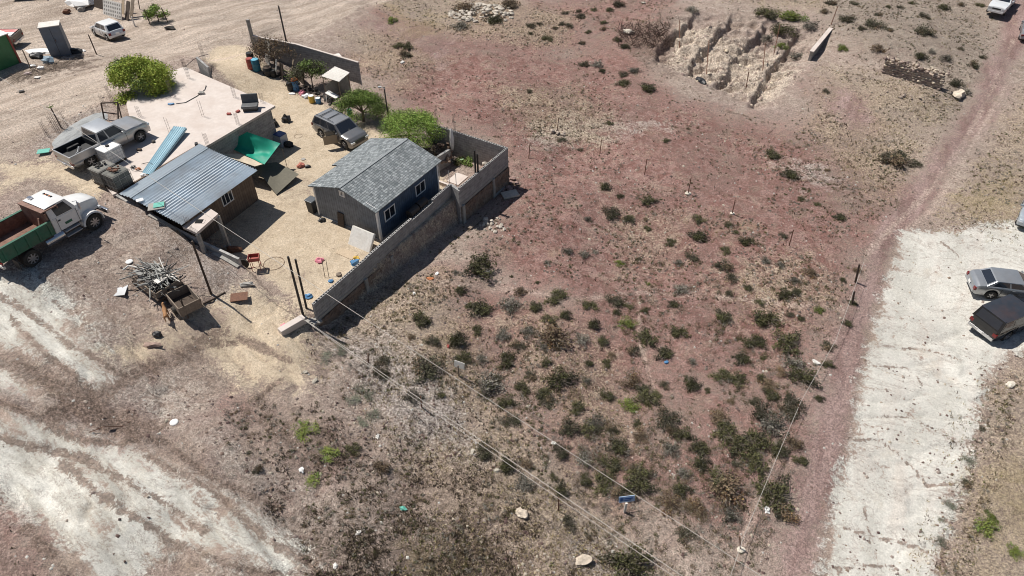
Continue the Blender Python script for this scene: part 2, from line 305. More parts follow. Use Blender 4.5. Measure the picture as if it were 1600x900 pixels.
def ground_material():
    m=bpy.data.materials.new('soil'); m.use_nodes=True; n=m.node_tree; N=n.nodes; L=n.links; b=N['Principled BSDF']
    b.inputs['Roughness'].default_value=.95; b.inputs['Specular IOR Level'].default_value=.15
    geo=N.new('ShaderNodeNewGeometry'); P=geo.outputs['Position']
    def noise(sc,det=6,ro=.65,vec=None,dist=0):
        t=N.new('ShaderNodeTexNoise'); t.inputs['Scale'].default_value=sc; t.inputs['Detail'].default_value=det; t.inputs['Roughness'].default_value=ro; t.inputs['Distortion'].default_value=dist
        L.new(vec or P,t.inputs['Vector']); return t.outputs[0]
    def math_(op,a,b_=None,c=None,clamp=False):
        t=N.new('ShaderNodeMath'); t.operation=op; t.use_clamp=clamp
        for i,x in enumerate((a,b_,c)):
            if x is None: continue
            if isinstance(x,(int,float)): t.inputs[i].default_value=x
            else: L.new(x,t.inputs[i])
        return t.outputs[0]
    def mix(f,a,c):
        t=N.new('ShaderNodeMix'); t.data_type='RGBA'
        if isinstance(f,(int,float)): t.inputs[0].default_value=f
        else: L.new(f,t.inputs[0])
        for i,x in ((6,a),(7,c)):
            if isinstance(x,tuple): t.inputs[i].default_value=x+(1,)
            else: L.new(x,t.inputs[i])
        return t.outputs[2]
    def ramp(v,lo,hi):
        t=N.new('ShaderNodeMapRange'); t.clamp=True; L.new(v,t.inputs[0]); t.inputs[1].default_value=lo; t.inputs[2].default_value=hi; return t.outputs[0]
    def stretch(sx,sy,rz):
        t=N.new('ShaderNodeMapping'); t.vector_type='TEXTURE'; t.inputs['Rotation'].default_value=(0,0,rz); t.inputs['Scale'].default_value=(sx,sy,1); L.new(P,t.inputs[0]); return t.outputs[0]
    nb=noise(.22,7,.6,None,.8); nm=noise(1.3,7,.72,None,.7); nf=noise(7,5,.75); nff=noise(17,3,.85)
    streak=noise(1.1,7,.72,stretch(6,1,R(-38)),.4); streak2=noise(.8,6,.65,stretch(5,1,R(62)))
    streets=noise(1.0,6,.7,stretch(8,1,R(50)),.3)
    pert=math_('ADD',math_('MULTIPLY',math_('SUBTRACT',nb,.5),2.0),math_('MULTIPLY',math_('SUBTRACT',nm,.5),2.2))
    pert=math_('ADD',pert,math_('MULTIPLY',math_('SUBTRACT',nf,.5),1.6))
    def zf(name,sharp=2.2,extra=None,ea=0):
        a=N.new('ShaderNodeAttribute'); a.attribute_name='zone_'+name
        v=math_('ADD',a.outputs['Fac'],math_('MULTIPLY',pert,.9))
        if extra is not None: v=math_('ADD',v,math_('MULTIPLY',math_('SUBTRACT',extra,.5),ea))
        v=math_('MULTIPLY_ADD',math_('SUBTRACT',v,.5),sharp,.5,True)
        return math_('MULTIPLY',v,ramp(a.outputs['Fac'],.02,.2))
    C=mix(ramp(nm,.42,.58),(.35,.275,.23),(.48,.395,.335))
    C=mix(math_('MULTIPLY',ramp(nb,.45,.6),.5),C,(.27,.20,.18))
    def layer(C,name,c1,c2,sharp=2.2,nn=nm,amt=1,extra=None,ea=0):
        f=zf(name,sharp,extra,ea)
        if amt!=1: f=math_('MULTIPLY',f,amt)
        return mix(f,C,mix(ramp(nn,.42,.58),c1,c2))
    C=layer(C,'hill',(.245,.20,.165),(.345,.29,.24),1.5)
    C=layer(C,'red',(.225,.122,.104),(.325,.21,.182),1.6,nm)
    C=mix(math_('MULTIPLY',math_('MULTIPLY',ramp(noise(.55,7,.7,None,1.2),.52,.62),.38),zf('red',1.2)),C,(.36,.30,.23))
    C=layer(C,'pale',(.36,.32,.28),(.50,.455,.405),1.6,nf,.85)
    C=layer(C,'grass',(.27,.21,.155),(.43,.355,.26),1.4,nf,.75)
    C=layer(C,'gravel',(.25,.215,.195),(.42,.375,.345),1.8,nf,.85)
    C=layer(C,'street',(.40,.325,.265),(.56,.47,.395),2.0,streets,.95)
    C=layer(C,'tan',(.46,.375,.275),(.54,.45,.34),2.5,nm)
    C=layer(C,'road',(.25,.165,.148),(.355,.255,.232),2.2,streak2)
    C=layer(C,'track',(.42,.33,.28),(.54,.44,.37),1.6,nf,.6)
    C=layer(C,'dark',(.12,.09,.07),(.235,.18,.15),2.2,nf,.85,nm,3.0)
    C=layer(C,'white',(.44,.42,.37),(.60,.585,.535),3.0,streak,1,streak,2.6)
    C=layer(C,'lot',(.50,.485,.44),(.58,.565,.52),3.0,streak2,1,nm,1.2)
    C=mix(math_('MULTIPLY',math_('MULTIPLY',ramp(streak2,.52,.66),.35),zf('lot',3)),C,(.40,.33,.28))
    C=layer(C,'shale',(.40,.33,.27),(.60,.51,.42),2.5,nf)
    C=layer(C,'reddark',(.20,.14,.12),(.33,.25,.215),2.6,nf,.85,streak,3.0)
    C=layer(C,'vein',(.14,.105,.085),(.25,.185,.15),4.5,nf,.85,noise(2.6,6,.8,None,1.0),3.5)
    C=mix(math_('MULTIPLY',math_('MULTIPLY',ramp(noise(1.7,7,.8,None,.9),.54,.64),.5),math_('SUBTRACT',1,math_('ADD',math_('ADD',zf('lot',3),zf('street',2)),math_('ADD',zf('tan',3),zf('white',2)),None,True))),C,(.165,.115,.095))
    # tan dust over parts of everything
    C=mix(math_('MULTIPLY',ramp(noise(.5,6,.7),.58,.72),.35),C,(.42,.33,.24))
    # fine cracks on hard pale ground
    a=N.new('ShaderNodeAttribute'); a.attribute_name='zone_white'; a2=N.new('ShaderNodeAttribute'); a2.attribute_name='zone_lot'
    aw=math_('MAXIMUM',a.outputs['Fac'],a2.outputs['Fac'])
    crk=math_('ABSOLUTE',math_('SUBTRACT',noise(.35,7,.7,stretch(2.5,1,R(-22)),.6),.5))
    crk=math_('MULTIPLY',math_('SUBTRACT',1,ramp(crk,.0,.012)),.55)
    C=mix(math_('MULTIPLY',crk,ramp(aw,.2,.6)),C,(.25,.2,.17))
    C=layer(C,'ochre',(.36,.29,.15),(.25,.20,.11),1.6,nf,.5)
    # broad tone drift, then pebble and grit speckle (dark and light stones)
    tone=math_('ADD',.60,math_('MULTIPLY',nb,.8)); 
    hs=N.new('ShaderNodeVectorMath'); hs.operation='SCALE'; L.new(C,hs.inputs[0]); L.new(tone,hs.inputs['Scale']); C=hs.outputs[0]
    rough_=math_('SUBTRACT',1,math_('MULTIPLY',ramp(aw,.4,.8),.75))
    tn=N.new('ShaderNodeAttribute'); tn.attribute_name='zone_tan'
    rough_=math_('SUBTRACT',rough_,math_('MULTIPLY',ramp(tn.outputs['Fac'],.4,.8),.55),None,True)
    vo=N.new('ShaderNodeTexVoronoi'); vo.inputs['Scale'].default_value=9; L.new(P,vo.inputs['Vector'])
    stone=math_('MULTIPLY',math_('SUBTRACT',1,ramp(vo.outputs['Distance'],.14,.26)),ramp(nm,.42,.55))
    sp=N.new('ShaderNodeSeparateColor'); L.new(vo.outputs['Color'],sp.inputs[0])
    vc=mix(sp.outputs[0],(.12,.09,.08),(.55,.48,.42))
    C=mix(math_('MULTIPLY',math_('MULTIPLY',stone,rough_),ramp(sp.outputs[1],.45,.5)),C,vc)
    g1=math_('MULTIPLY_ADD',math_('SUBTRACT',nf,.5),math_('MULTIPLY_ADD',rough_,1.9,.35),1.0)
    g2=math_('MULTIPLY_ADD',math_('SUBTRACT',nff,.5),math_('MULTIPLY_ADD',rough_,2.6,.5),1.0)
    hs=N.new('ShaderNodeVectorMath'); hs.operation='SCALE'; L.new(C,hs.inputs[0]); L.new(math_('MULTIPLY',g1,g2),hs.inputs['Scale']); C=hs.outputs[0]
    L.new(C,b.inputs['Base Color'])
    hgt=math_('ADD',math_('ADD',math_('MULTIPLY',nf,.6),math_('MULTIPLY',nff,.25)),math_('ADD',math_('MULTIPLY',nm,1.2),math_('MULTIPLY',stone,.25)))
    bp=N.new('ShaderNodeBump'); bp.inputs['Distance'].default_value=.16; L.new(math_('MULTIPLY_ADD',rough_,.75,.25),bp.inputs['Strength']); L.new(hgt,bp.inputs['Height']); L.new(bp.outputs[0],b.inputs['Normal'])
    return m
ground.data.materials.append(ground_material())
# ---------------- shared materials ----------------
def A(px,py,z=0.): x,y=ray_at(px,py,z); return Vector((x,y,z))
def block_mat(name,c1,c2,mort,bw=.4,bh=.2,ms=.012,rough=.9,off=.5,axis='XZ',bumpd=.01,dirt=None,freq=2):
    if name in MC: return MC[name]
    m=bpy.data.materials.new(name); m.use_nodes=True; n=m.node_tree; N=n.nodes; L=n.links; b=N['Principled BSDF']; b.inputs['Roughness'].default_value=rough; b.inputs['Specular IOR Level'].default_value=.25
    tc=N.new('ShaderNodeTexCoord'); sx=N.new('ShaderNodeSeparateXYZ'); L.new(tc.outputs['Object'],sx.inputs[0]); cb=N.new('ShaderNodeCombineXYZ')
    L.new(sx.outputs[axis[0]],cb.inputs[0]); L.new(sx.outputs[axis[1]],cb.inputs[1])
    br=N.new('ShaderNodeTexBrick'); br.offset=off; br.offset_frequency=freq; L.new(cb.outputs[0],br.inputs[0]); br.inputs['Scale'].default_value=1
    br.inputs['Brick Width'].default_value=bw; br.inputs['Row Height'].default_value=bh; br.inputs['Mortar Size'].default_value=ms; br.inputs['Mortar Smooth'].default_value=.2
    br.inputs['Color1'].default_value=c1+(1,); br.inputs['Color2'].default_value=c2+(1,); br.inputs['Mortar'].default_value=mort+(1,)
    nz=N.new('ShaderNodeTexNoise'); nz.inputs['Scale'].default_value=2.2; nz.inputs['Detail'].default_value=8; nz.inputs['Roughness'].default_value=.7; L.new(tc.outputs['Object'],nz.inputs[0])
    mr=N.new('ShaderNodeMapRange'); mr.inputs[1].default_value=.3; mr.inputs[2].default_value=.7; mr.inputs[3].default_value=.7; mr.inputs[4].default_value=1.25; L.new(nz.outputs[0],mr.inputs[0])
    v=N.new('ShaderNodeVectorMath'); v.operation='SCALE'; L.new(br.outputs[0],v.inputs[0]); L.new(mr.outputs[0],v.inputs['Scale']); L.new(v.outputs[0],b.inputs['Base Color'])
    bp=N.new('ShaderNodeBump'); bp.invert=True; bp.inputs['Distance'].default_value=bumpd; bp.inputs['Strength'].default_value=.8; L.new(br.outputs['Fac'],bp.inputs['Height']); L.new(bp.outputs[0],b.inputs['Normal'])
    MC[name]=m; return m
M_block=block_mat('block_wall',(.27,.265,.26),(.34,.335,.33),(.40,.39,.38),ms=.016)
M_blockl=block_mat('block_wall_light',(.36,.35,.335),(.44,.43,.41),(.50,.48,.46),ms=.014)
M_conc=mat('concrete',(.36,.345,.32),.9,var=.2,scale=5,dirt=((.20,.18,.16),.6))
M_slab=mat('pale_slab',(.60,.535,.49),.9,var=.07,scale=3,bump=.1,dirt=((.50,.42,.37),.75))
M_rubble=mat('rubble_stone',(.17,.115,.085),.95,var=.5,scale=9,bump=.9,dirt=((.30,.25,.21),.6))
M_rock=mat('stone',(.38,.31,.26),.95,var=.3,scale=7,bump=.6,island=.45)
M_redrock=mat('red_stone',(.27,.18,.16),.95,var=.3,scale=7,bump=.6,island=.45)
M_palerock=mat('pale_stone',(.47,.42,.36),.95,var=.2,scale=7,bump=.5,island=.3)
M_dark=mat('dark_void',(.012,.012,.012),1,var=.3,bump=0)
M_black=mat('black_plastic',(.02,.02,.022),.5,var=.3)
M_iron=mat('dark_iron',(.035,.03,.028),.6,var=.4,scale=20)
M_rust=mat('rusty_steel',(.16,.075,.045),.8,var=.45,scale=14)
M_rebar=mat('rebar',(.15,.12,.11),.8,var=.3,scale=20)
M_white=mat('white_paint',(.78,.77,.75),.5,var=.05,bump=.03)
M_offw=mat('offwhite',(.68,.66,.62),.7,var=.12,dirt=((.45,.40,.34),.5))
M_wood=mat('weathered_wood',(.25,.20,.155),.9,var=.35,scale=12,dirt=((.14,.11,.09),.6))
M_pwood=mat('pale_wood',(.48,.38,.27),.9,var=.2,scale=12)
M_dwood=mat('dark_wood',(.075,.055,.042),.9,var=.4,scale=12)
M_glass=mat('window_glass',(.02,.025,.035),.06,var=.1,bump=0,spec=.8)
M_galv=mat('galvanised',(.52,.54,.56),.42,.2,var=.12,scale=4,bump=.02,dirt=((.36,.35,.34),.5))
M_blue=mat('blue_plastic',(.07,.20,.38),.45,var=.15)
M_red=mat('red_plastic',(.33,.07,.055),.5,var=.2)
M_green=mat('green_plastic',(.02,.26,.14),.5,var=.15)
M_pink=mat('pink_cloth',(.72,.25,.32),.9,var=.15)
M_orange=mat('orange_cloth',(.50,.19,.08),.8,var=.15)
M_yellow=mat('yellow_plastic',(.62,.40,.06),.5,var=.15)
M_tyre=mat('tyre_rubber',(.02,.019,.018),.85,var=.3,dirt=((.12,.10,.08),.35),scale=8)

def seg(name,p,q,za,zb,zta,ztb,t,m,parent=None,inset=0,**k):
    """straight wall piece from p to q (xy); bottoms za,zb; tops zta,ztb; local x runs along it"""
    d=Vector((q[0]-p[0],q[1]-p[1])); L=d.length; rz=math.atan2(d.y,d.x)
    b=MB(); h=t/2
    b.add([(0,-h,za),(L,-h,zb),(L,h,zb),(0,h,za),(0,-h,zta),(L,-h,ztb),(L,h,ztb),(0,h,zta)],[(3,2,1,0),(4,5,6,7),(0,1,5,4),(1,2,6,5),(2,3,7,6),(3,0,4,7)])
    return b.build(name,m,parent,loc=(p[0],p[1],0),rz=rz,**k)
def cores(L,h,z0,z1,skip=0,n0=0):
    """the dark hollow cores and thin webs seen on top of unfinished block walls"""
    b=MB(); x=.06
    while x<L-.12:
        z=z0+(z1-z0)*x/L; b.box((x+.065,0,z+.001),(.12,.09,.006)); x+=.2
    return b
# ---------------- grey house ----------------
hx=Vector((4.35,-2.75,0)).normalized(); RZH=math.atan2(-.52,.854)
H0=Vector((-12.74,37.73,0)); hw=5.15; hl=6.35
house=empty('grey_house',H0,RZH,'small blue grey cabin with a shingle roof standing in the tan yard','house')
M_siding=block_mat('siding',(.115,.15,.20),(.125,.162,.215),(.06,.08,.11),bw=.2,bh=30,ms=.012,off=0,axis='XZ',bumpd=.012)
M_siding_shade=block_mat('siding_shaded',(.085,.12,.175),(.095,.135,.19),(.05,.07,.10),bw=.2,bh=30,ms=.012,off=0,axis='YZ',bumpd=.012)  # same siding for the side walls, shade painted in as darker navy
M_siding_lit=block_mat('siding_lit',(.20,.215,.235),(.22,.235,.255),(.11,.12,.135),bw=.2,bh=30,ms=.012,off=0,axis='XZ',bumpd=.012)  # same siding for the gable ends, sunlight painted in as paler grey
EV=2.42; RG=3.2; ov=.22
b=MB(); b.cm=0
b.add([(0,0,-.3),(hw,0,-.3),(hw,0,EV),(hw/2,0,RG-.05),(0,0,EV)],[(0,1,2,3,4)])
b.add([(0,hl,-.3),(hw,hl,-.3),(hw,hl,EV),(hw/2,hl,RG-.05),(0,hl,EV)],[(4,3,2,1,0)])
b.cm=1; b.add([(hw,0,-.3),(hw,hl,-.3),(hw,hl,EV),(hw,0,EV)],[(0,1,2,3)]); b.add([(0,0,-.3),(0,hl,-.3),(0,hl,EV),(0,0,EV)],[(3,2,1,0)])
b.build('wall',[M_siding_lit,M_siding_shade],house)
def shingle():
    m=block_mat('shingles',(.15,.17,.18),(.34,.365,.375),(.09,.10,.105),bw=.22,bh=.15,ms=.012,off=.37,axis='YX',bumpd=.012,rough=.92,freq=1)
    return m
M_sh=shingle()
def roof_plane(x0,z0,x1,z1,ya,yb,t=.07): 
    return [(x0,ya,z0),(x0,yb,z0),(x1,yb,z1),(x1,ya,z1)]
r=MB(); sl_=(RG-EV)/(hw/2)
zl=EV-ov*sl_+.05; 
r.plate([(hw+ov,-.28,zl),(hw+ov,hl+.25,zl),(hw/2,hl+.25,RG+.05),(hw/2,-.28,RG+.05)],.07)
jog=2.55; xe=-ov-.55; ze=zl-.55*sl_
r.plate([(hw/2,-.28,RG+.05),(hw/2,hl+.25,RG+.05),(-ov,hl+.25,zl),(-ov,-.28,zl)],.07)
r.plate([(-ov,jog,zl),(-ov,hl+.25,zl),(xe,hl+.25,ze),(xe,jog,ze)],.07)
rf=r.build('roof',M_sh,house)
c=MB(); c.box((hw/2,hl/2-.02,RG+.048),(.2,hl+.5,.02)); c.build('ridge_cap',mat('ridge',(.24,.26,.27),.9,var=.3,scale=15),rf)
for c_,d_ in (((-.02,-.02,1.05),(.1,.06,2.75)),((hw+.0,-.02,1.05),(.14,.06,2.75)),((hw+.03,.08,1.05),(.05,.13,2.75)),((hw+.03,hl-.06,1.05),(.05,.12,2.75))):
    t=MB(); t.box(c_,d_); t.build('corner_trim',M_white,house)
t=MB(); t.plate([(-.05,-.035,EV-.02),(-.05,-.035,EV+.08),(hw/2,-.035,RG-.08+.02),(hw/2,-.035,RG-.18)][::-1],.03); t.plate([(hw/2,-.035,RG-.18),(hw/2,-.035,RG-.06),(hw+.05,-.035,EV+.08),(hw+.05,-.035,EV-.02)][::-1],.03)
t.build('gable_trim',M_white,house)
def window(parent,c,w,h,axis,out,name='window',mull=1,frame=M_white):
    """axis 'x': pane spans x (faces y*out); 'y': spans y (faces x*out)"""
    f=MB(); g=MB(); d=.05
    def bx(mb,a,z,la,lz,dep,off):
        if axis=='x': mb.box((c[0]+a,c[1]+out*off,c[2]+z),(la,dep,lz))
        else: mb.box((c[0]+out*off,c[1]+a,c[2]+z),(dep,la,lz))
    for s in (-1,1): bx(f,s*(w/2-.035),0,.07,h,d,.03); bx(f,0,s*(h/2-.035),w-.14,.07,d,.03)
    for k in range(mull): bx(f,-w/2+w*(k+1)/(mull+1),0,.045,h-.14,d,.025)
    bx(g,0,0,w-.13,h-.13,.02,.012)
    o=f.build(name,frame,parent); g.build('pane',M_glass,o); return o
window(house,(hw,1.15,1.45),1.05,.85,'y',1)
window(house,(hw,4.35,1.45),1.05,.85,'y',1)
window(house,(hw/2-.1,0,2.62),.42,.42,'x',-1,'gable_vent',mull=2)
f=MB(); f.box((hw/2,-.03,-.08),(hw-.3,.06,.2)); f.build('footing',M_offw,house)

# ---------------- concrete building with the pale flat roof ----------------
P1=(-26.14,53.4);P2=(-17.33,46.97)
bd=empty('concrete_building',(-21.5,46,0),0,'grey block building with a wide pale concrete roof full of rebar','building')
o0=Vector((-21.5,46,0))
SLABZ=3.04
slabpts=[(-26.14,53.4),(-29.3,50.7),(-28.3,47.2),(-26.0,42.8),(-26.4,39.6),(-25.9,37.3),(-24.5,35.7),(-23.2,37.0),(-20.55,41.38),(-17.33,46.97)]
def loc(pts,o): return [(p[0]-o.x,p[1]-o.y) for p in pts]
b=MB(); b.prism(loc(slabpts,o0),SLABZ-.16,SLABZ); b.build('roof_slab',M_slab,bd)
def wallface(pts,z0,z1,t,m,parent,name='wall'):
    for p,q in zip(pts,pts[1:]): 
        d=Vector((q[0]-p[0],q[1]-p[1])); L=d.length; bb=MB(); bb.box((L/2,0,(z0+z1)/2),(L,t,z1-z0)); w_=bb.build(name,m); w_.parent=parent; w_.location=(p[0]-parent.location.x,p[1]-parent.location.y,-parent.location.z); w_.rotation_euler=(0,0,math.atan2(d.y,d.x))
wallface([(-20.85,41.5),(-17.75,46.85),(-25.9,52.9)],-.3,SLABZ-.16,.2,M_block,bd)
core=MB(); core.prism(loc([(-26.2,52.6),(-27.3,50.2),(-25.6,46.6),(-24.3,40.0),(-24.3,37.2),(-23.6,37.3),(-21.2,41.6),(-18.1,46.8)],o0),-.3,SLABZ-.17); core.build('inner_wall',M_conc,bd)
d_=MB(); d_.box((0,0,0),(1,1,1))
def rebar_col(p,h,n=4,w=.16,lean=(0,0)):
    b=MB()
    for i in range(n):
        a,c_=((-1,-1),(1,-1),(1,1),(-1,1))[i]; b.tube((a*w/2,c_*w/2,-.05),(a*w/2+lean[0],c_*w/2+lean[1],h*(1-.06*i)),.009,n=5)
    for z in np.arange(.15,h*.85,.28):
        k=z/h; ox,oy=lean[0]*k,lean[1]*k
        q=[Vector((a*w/2+ox,c_*w/2+oy,z)) for a,c_ in ((-1,-1),(1,-1),(1,1),(-1,1),(-1,-1))][:n+1]; b.path(q,.005,4)
    return b
for (px,py),h,n in [((270,152),1.5,4),((295,122),1.3,4),((289,107),1.0,4),((318,181),1.3,2),((267,208),1.3,2),((367,152),1.1,4),((372,194),1.0,4),((326,231),1.2,4),((219,182),.9,4),((410,160),.8,4),((320,96),1.7,4)]:
    p=A(px,py,SLABZ); rb=rebar_col(p,h,n).build('rebar_column',M_rebar,bd); rb.location=(p.x-o0.x,p.y-o0.y,SLABZ)
# dark parapet piece at the back corner
p=A(318,108,3.0);q=A(330,125,2.6)
seg('parapet_wall',(-24.9,53.3),(-23.6,51.9),0,0,3.9,3.7,.16,M_block,label='short dark block wall stub behind the far corner of the pale roof',cat='wall')

# ---------------- metal roofed house ----------------
mh=empty('metal_roof_house',(-20.5,37,0),0,'small brown house under a corrugated metal roof beside the street wall','house')
o1=mh.location
RA,RB,RC,RD=A(313,226,3.2),A(403.7,266.5,2.75),A(285,352,2.95),A(192,303,3.2)
def corr(a,b,c,d,wave=.15,amp=.03,t=.004,M0=Vector((0,0,0))):
    """corrugated sheet: ribs run from edge ab to edge dc"""
    w=(b-a).length; n=max(4,int(w/wave*4)); up=(b-a).cross(d-a).normalized(); up=up if up.z>0 else -up
    mb=MB(); rows=[]
    for j in range(5):
        v=j/4; row=[]
        for i in range(n+1):
            u=i/n; p=(a.lerp(b,u)).lerp(d.lerp(c,u),v)+up*(amp*math.cos(u*w/wave*2*math.pi))
            row.append(p-M0)
        rows.append(row)
    mb.grid(rows); mb.grid([[p-up*.012 for p in r_][::-1] for r_ in rows])
    return mb
M_roofm=mat('corrugated_roof',(.50,.57,.63),.75,.0,var=.1,scale=1.5,bump=0,dirt=((.34,.33,.32),.6))
corr(RD.lerp(RC,.12),RC,RB,RA.lerp(RB,.12),wave=.235,amp=.06,M0=o1).build('roof',M_roofm,mh,smooth=True)
u=Vector((0,0,.05))
corr(RD-Vector((.15,.1,0))+u,RD.lerp(RC,.15)+u,RA.lerp(RB,.15)+u,RA+u,wave=.235,amp=.05,M0=o1).build('roof_sheet',mat('pale_roof_sheet',(.56,.62,.66),.7,.0,var=.06,bump=0),mh,smooth=True)
Q=[(-17.33,39.5),(-19.88,34.4),(-23.95,36.5),(-21.2,41.3)]
M_plank=block_mat('brown_planks',(.17,.125,.095),(.22,.165,.125),(.09,.065,.05),bw=.19,bh=9,ms=.01,off=0)
def poly_wall(parent,pts,z0,zt,m,name='wall'):
    for i in range(len(pts)):
        p=pts[i];q=pts[(i+1)%len(pts)]; a,b_=zt[i],zt[(i+1)%len(pts)]
        w_=seg(name,p,q,z0,z0,a,b_,.1,m); w_.parent=parent; w_.location=(p[0]-parent.location.x,p[1]-parent.location.y,0)
poly_wall(mh,Q,-.3,[2.68,2.82,3.1,3.1],M_plank)
# window on the yard side
ww=empty('tmp',(0,0,0)); d=Vector((Q[1][0]-Q[0][0],Q[1][1]-Q[0][1],0)); 
wd=window(None,(0,0,0),.95,1.0,'x',1,mull=2); bpy.data.objects.remove(ww)
wd.parent=mh; pp=Vector((Q[0][0],Q[0][1],0))+d*.42; wd.location=(pp.x-o1.x,pp.y-o1.y,1.75); wd.rotation_euler=(0,0,math.atan2(d.y,d.x)); wd.location+=Vector((-d.y,d.x,0)).normalized()*.05
lq=[A(285,354,2.72),A(307,364,2.72),A(341,334,2.72),A(327,325,2.72)]
b=MB(); b.prism([(p.x-o1.x,p.y-o1.y) for p in lq],2.55,2.73); b.box((lq[1].x*.6+lq[2].x*.4-o1.x-.35,lq[1].y*.6+lq[2].y*.4-o1.y+.3,2.735),(.45,.35,.02)); 
led=b.build('concrete_ledge',M_slab,mh)
b=MB(); cx=sum((p for p in lq),Vector())/4-o1; b.box((cx.x-.1,cx.y-.15,2.75),(.42,.36,.03),None); b.build('ledge_hole',M_dark,led)
for p in (lq[1],lq[2]): b=MB(); b.box(((p.x-o1.x)*.93+cx.x*.07,(p.y-o1.y)*.93+cx.y*.07,1.2),(.2,.2,2.7)); b.build('ledge_post',M_conc,mh)
p=lq[1].lerp(lq[0],.4); rb=rebar_col(p,1.1).build('rebar_column',M_rebar,mh); rb.location=(p.x-o1.x,p.y-o1.y,2.7)

# ---------------- walls ----------------
gp=A(380,424,.15)
w0=empty('street_wall',(-24.1,35.9,0),0,'low grey wall stepping down along the street side of the yard','wall')
pts=[Vector((-24.3,35.75,3.0)),Vector((0,0,0)),gp]
n=9; s0=Vector((-24.3,35.75,0)); s1=Vector((gp.x,gp.y,0)); 
for k in range(3):
    a=s0.lerp(s1,k/3); c_=s0.lerp(s1,(k+1)/3); zt=[3.0,2.15,1.55,1.15]
    w_=seg('wall_panel',a,c_,-.4,-.4,zt[k],zt[k+1],.16,M_blockl); w_.parent=w0; w_.location=(a.x-w0.location.x,a.y-w0.location.y,0)
dn=(s1-s0).normalized(); pr=Vector((dn.y,-dn.x,0)); pr=pr if pr.x<0 else -pr
b=MB()
for k in range(8):
    a=s0.lerp(s1,.3+.7*k/8)+pr*.2; c_=s0.lerp(s1,.3+.7*(k+1)/8)+pr*.2; za,zc=hz(a.x,a.y),hz(c_.x,c_.y)
    b.plate([Vector((a.x,a.y,za+.1))-w0.location-pr*.1,Vector((a.x,a.y,za+.1))-w0.location+pr*.12,Vector((c_.x,c_.y,zc+.1))-w0.location+pr*.12,Vector((c_.x,c_.y,zc+.1))-w0.location-pr*.1],.3)
b.build('curb',M_conc,w0)

def block_wall(name,label,p,q,ztop,zbot,split,pil=(),rebar=(),steps=None):
    """hollow block wall on a rubble base with a ring beam and concrete pilasters"""
    r0=empty(name,(p[0],p[1],0),math.atan2(q[1]-p[1],q[0]-p[0]),label,'wall'); L=math.hypot(q[0]-p[0],q[1]-p[1])
    def piece(nm,za,zb,ta,tb,th,m,x0=0,x1=None):
        x1=L if x1 is None else x1; b=MB(); h=th/2
        b.add([(x0,-h,za),(x1,-h,zb),(x1,h,zb),(x0,h,za),(x0,-h,ta),(x1,-h,tb),(x1,h,tb),(x0,h,ta)],[(3,2,1,0),(4,5,6,7),(0,1,5,4),(1,2,6,5),(2,3,7,6),(3,0,4,7)])
        return b.build(nm,m,r0)
    bl=MB(); cr=MB(); x=0
    for x1,z in (steps or [(L,ztop)]):
        bl.box(((x+x1)/2,0,(split+.1+z)/2),(x1-x,.15,z-split-.1)); k=x+.06
        while k<x1-.12: cr.box((k+.065,0,z+.001),(.125,.085,.006)); k+=.2
        x=x1
    o=bl.build('block_course',M_block,r0); cr.build('hollow_core',M_dark,o)
    piece('ring_beam',split-.12,split-.12,split+.1,split+.1,.2,M_conc)
    # rubble: a rough-faced base
    if split-.12>zbot+.1:
        b=MB(); rn=random.Random(len(label)); 
        nx_=int(L/.3); nz_=max(2,int((split-.12-zbot)/.25)); rows=[]
        for j in range(nz_*2+1):
            z=zbot+(split-.125-zbot)*j/(nz_*2); rows.append([(L*i/(nx_*2),-.13-rn.uniform(0,.07),z) for i in range(nx_*2+1)])
        b.grid(rows); b.box((L/2,.0,(zbot+split-.12)/2),(L-.01,.22,split-.12-zbot-.01))
        for i in range(int(L*5*(split-zbot))):
            b.ico((rn.uniform(.1,L-.1),-.14,rn.uniform(zbot,split-.22)),rn.uniform(.09,.17),rn.random(),.25,1,(1,.45,.8))
        b.build('rubble_base',M_rubble,r0)
    for x in pil:
        b=MB(); b.box((x,-.12,(zbot+split)/2),(.28,.3,split-zbot),top=(.85,.85)); b.build('pilaster',M_conc,r0)
    for x,h in rebar:
        rb=rebar_col(None,h,4,.12).build('rebar_column',M_rebar,r0); rb.location=(x,0,ztop)
    return r0
a=Vector((-11.07,28.2,0)); b_=Vector((-4.16,39.85,0)); Lw=(b_-a).length
block_wall('boundary_wall','long grey block wall with rubble base along the right side of the yard',a,b_,1.0,-2.4,-.25,pil=(4.1,6.6,9.0,11.3),steps=[(4.6,.95),(9.1,1.0),(11.4,.85),(Lw,1.05)])
block_wall('boundary_wall','tall grey block wall with rubble base below the sunken court at the right corner',(-3.55,39.25),(-.35,44.35),1.12,-2.7,-.3,pil=(.15,3.9))
w3=empty('back_court_wall',(-.35,44.35,0),math.atan2(47.9-44.35,-6.3+.35),'grey hollow block wall closing the back of the sunken court','wall')
L3=math.hypot(5.95,3.55); b=MB(); b.box((L3/2,0,-.35),(L3,.15,2.9)); o=b.build('block_course',M_block,w3); c_=cores(L3,.1,1.1,1.1); c_.build('hollow_core',M_dark,o)
for x,h in ((4.6,1.4),(6.2,1.6)): rb=rebar_col(None,h,4,.12).build('rebar_column',M_rebar,w3); rb.location=(x,0,1.1)
seg('wall_return',(-4.16,39.95),(-3.5,39.2),-2.5,-2.5,.95,.95,.2,M_block,label='short block return joining the two right hand yard walls',cat='wall')
p,q=A(676,249,.35),A(702,233,.35)
seg('cross_wall',p,q,-1.6,-1.6,.35,.35,.2,M_block,label='low block wall holding back earth at the left of the sunken court',cat='wall')
p,q=A(683,282,.05),A(707,291,.05)
seg('court_curb',p,q,-1.5,-1.5,.08,.08,.16,M_slab,label='pale concrete curb beside the back corner of the grey house',cat='curb')
